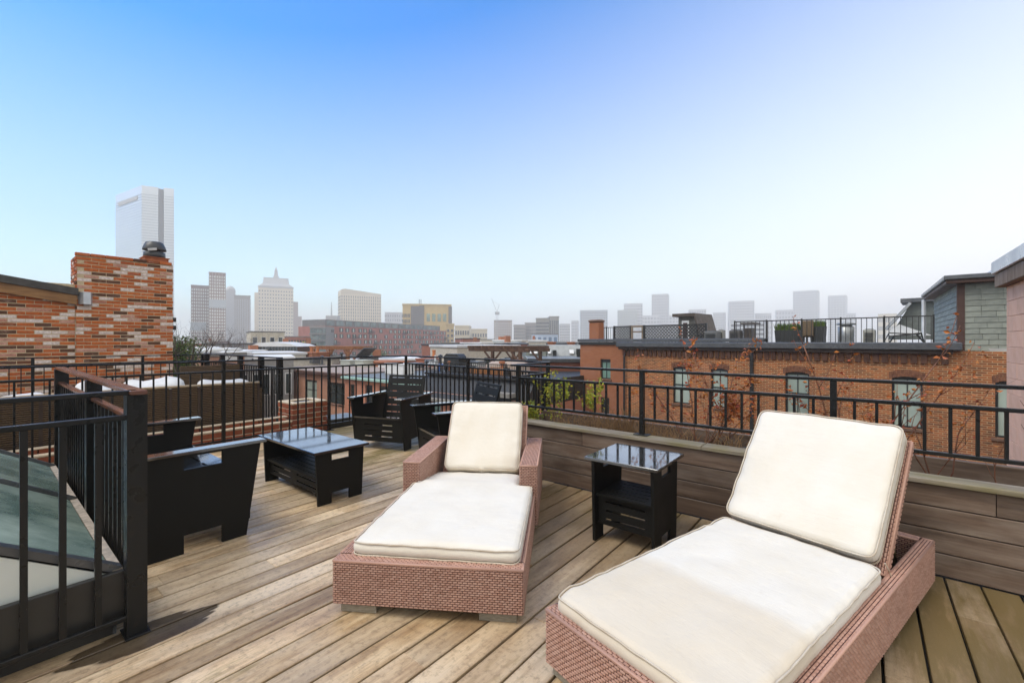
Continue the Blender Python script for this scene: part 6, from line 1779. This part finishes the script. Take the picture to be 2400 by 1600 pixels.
shrub('bare-caned rose bush behind the raised lounger back', 0.02, 3.76, 15, 7, 0.9, 0.5, M_LRED, 420, 0.032, 2, 0.006, None, 0.5, 0.3, tall=[(0.3, 0.95), (-0.5, 0.8), (-0.2, 0.9)])
shrub('leaning rose canes at the right end of the planter', -0.34, 3.80, 16, 4, 0.85, 0.5, M_LRED, 36, 0.03, 2, 0.006, None, 0.5, 0.3)
shrub('thin single rose cane at the right frame edge', -0.66, 3.66, 17, 2, 0.75, 0.15, M_LRED, 6, 0.03, 1, 0.006, None, 0.4, 0.3)
r2 = random.Random(5)
for k, (y_, n_, hh) in enumerate(((1.88, 90, 0.32), (1.66, 90, 0.36), (1.45, 70, 0.30), (2.2, 70, 0.24), (1.2, 60, 0.26), (0.8, 60, 0.26))):
    t = thing('dry_grass_tuft', ('tan dry tuft below the yellow-leaved shrub', 'tan dry tuft left of the railing post base', 'tan dry tuft behind the railing post base', 'tan dry tuft at the foot of the slim shrub', 'sparse dry tuft left of the red rose bush', 'sparse dry tuft right of the red rose bush')[k], 'grass tuft', (3.68 + 0.05 * (k % 2), y_, 0.40), 0, 'dry tufts in the planter')
    b = MB()
    for q in range(n_):
        a = r2.uniform(0, 6.28); l = r2.uniform(0.3, 1.0); x0, y0_ = r2.gauss(0, 0.05), r2.gauss(0, 0.09)
        p0 = Vector((x0, y0_, -0.02)); e = Vector((math.cos(a) * 0.11 * l, math.sin(a) * 0.2 * l, hh * r2.uniform(0.5, 1.1)))
        kk_ = Vector((r2.gauss(0, 0.02), r2.gauss(0, 0.04), hh * 0.2))
        b.tube([p0, p0 + e * 0.5 + kk_, p0 + e], [0.0032, 0.0026, 0.0012], 3)
    b.build('stalks', M_DRY, t)
ar = thing('planter_hoop', 'dark arched hoop standing in the planter soil', 'hoop', (3.72, 0.55, 0.38))
MB().tube([(0, 0.34 * math.cos(q * math.pi / 14), 0.15 * math.sin(q * math.pi / 14)) for q in range(15)], 0.012, 6).build('hoop', M_BMETAL, ar, smooth=True)
# ------------------------------------------------------------------ trees
def tree(label, px_, Z, base_z, trunk_h, H, depth, seed, rad, spread=0.55, twig=None, ivy=0, ivy_z=None, name='bare_tree', group=None, n=5, leafs=0, lm=None, ls=0.12):
    r2 = random.Random(seed)
    p = PX(px_, Z, z=base_z)
    t = thing(name, label, 'tree', p, r2.uniform(0, 6), group)
    b = MB(); b.tube([(0, 0, 0), (0.1, 0.05, trunk_h * 0.5), (0, 0, trunk_h)], [rad * 1.3, rad, rad * 0.8], 8); b.build('trunk', M_BARK, t, smooth=True)
    b = MB(); tips = []
    for q in range(5):
        a = q * 1.256 + r2.uniform(-0.4, 0.4)
        grow(b, tips, Vector((0, 0, trunk_h - rad)), Vector((math.cos(a) * 0.55, math.sin(a) * 0.55, 1)), (H - trunk_h) * 0.5, rad * 0.5, depth, r2, 0.25, 0.2, (2, 3), 4, n, 0.62, spread)
    b.build('crown', twig or M_TWIG, t)
    if leafs:
        g_ = MB()
        for q in range(leafs):
            pp, _ = r2.choice(tips); leaf(g_, pp + Vector((r2.gauss(0, ls), r2.gauss(0, ls), r2.gauss(0, ls))), r2, ls)
        stuff(g_.build('leaves', lm, t))
    return t, r2
# ivy-smothered tree beside the brick chimney
Zi = 12.6
t, r2 = tree('bare-topped tree thick with dark green ivy right of the brick wall', 428, Zi, -GZ, 13.2, 16.1, 3, 41, 0.14, 0.5, M_BARK, n=4)
g_ = MB(); st = MB()
for k in range(12):
    a = r2.uniform(0, 6.28); rr = r2.uniform(0.0, 0.42)
    bx_, by_ = math.cos(a) * rr, math.sin(a) * rr
    topz = r2.uniform(14.1, 15.55)
    st.tube([(0, 0, 12.6), (bx_ * 0.6, by_ * 0.6, 13.4), (bx_ * 1.5, by_ * 1.5, topz)], [0.05, 0.04, 0.02], 5)
    for q in range(900):
        f = r2.random() ** 0.8
        z = 12.4 + (topz - 12.4) * f
        fr_ = f * 1.3 + 0.15
        w = 0.30 * (1 - 0.75 * f) + 0.03
        leaf(g_, Vector((bx_ * fr_ + r2.gauss(0, w), by_ * fr_ + r2.gauss(0, w), z + r2.gauss(0, 0.05))), r2, r2.uniform(0.035, 0.07))
st.build('ivy_stems', M_BARK, t); stuff(g_.build('ivy', M_LIVY, t))
tree('bare purple-brown tree between the ribbed tower and stucco house', 575, 62, -GZ, 9.0, 17.2, 4, 42, 0.2, 0.55, n=3, group='bare trees beyond the railing')
tree('bare tree reaching up in front of the gridded tower', 470, 40, -GZ, 10.5, 17.8, 4, 43, 0.18, 0.55, n=3, group='bare trees beyond the railing')
tree('small bare tree right of the ivy-clad one', 520, 75, -GZ, 9.5, 16.6, 4, 44, 0.2, 0.55, n=3, group='bare trees beyond the railing')
tree('wide bare tree low over the white tarpaulins', 545, 100, -GZ, 9.5, 17.0, 4, 45, 0.22, 0.6, n=3, group='bare trees beyond the railing')
tree('yellowish bushy tree behind the chimney pots', 712, 110, -GZ, 8.5, 14.6, 3, 46, 0.2, 0.55, n=3, leafs=900, lm=M_LYEL, ls=0.5, name='yellow_tree')
tree('brown bare tree before the left part of the apartment block', 790, 140, -GZ, 7.5, 13.8, 4, 47, 0.25, 0.6, n=3, group='bare trees beyond the railing')
tree('brown bare tree before the middle of the apartment block', 1005, 150, -GZ, 7.0, 13.8, 4, 48, 0.25, 0.6, n=3, group='bare trees beyond the railing')
tree('green-brown tree low before the apartment block', 880, 140, -GZ, 6.5, 12.6, 3, 49, 0.25, 0.6, n=3, leafs=700, lm=M_LIVY, ls=0.5, name='green_tree')
# far woods as one mass
wd = MB(); r2 = random.Random(77)
for q in range(1500):
    px_ = r2.uniform(380, 1420); Z = r2.uniform(330, 560)
    p = PX(px_, Z, z=-GZ); h = r2.uniform(9, 16.5)
    for k in range(7):
        a = r2.uniform(0, 6.28); l = r2.uniform(2.5, 5)
        p0 = p + Vector((0, 0, h * r2.uniform(0.3, 0.6))); e = p0 + Vector((math.cos(a) * l, math.sin(a) * l, h * r2.uniform(0.2, 0.45)))
        i = len(wd.v); wd.v += [tuple(p0), tuple(p0 + Vector((0.6, -0.5, 1.2))), tuple(e)]; wd.f.append([i, i + 1, i + 2])
stuff(tag(wd.build('distant_wood', pmat('winter_wood', (0.15, 0.105, 0.095), (0.11, 0.08, 0.075), 0.05, 0.95)), 'far mass of bare brown winter trees below the skyline', 'trees'))

# ------------------------------------------------------------------ haze
hz = MB().box(-3450, 3450, -3450, 3450, -16.0, 162.0).mesh('haze')
hm = bpy.data.materials.new('haze'); hm.use_nodes = True; hn = hm.node_tree; hn.nodes.clear()
ho = hn.nodes.new('ShaderNodeOutputMaterial'); hv = hn.nodes.new('ShaderNodeVolumePrincipled')
hv.inputs['Color'].default_value = (1.0, 0.985, 0.955, 1); hv.inputs['Density'].default_value = 0.0008; hv.inputs['Anisotropy'].default_value = 0.0
hn.links.new(hv.outputs[0], ho.inputs['Volume'])
hz.materials.append(hm)
stuff(tag(link('haze', hz), 'pale even haze over the whole city', 'haze'))
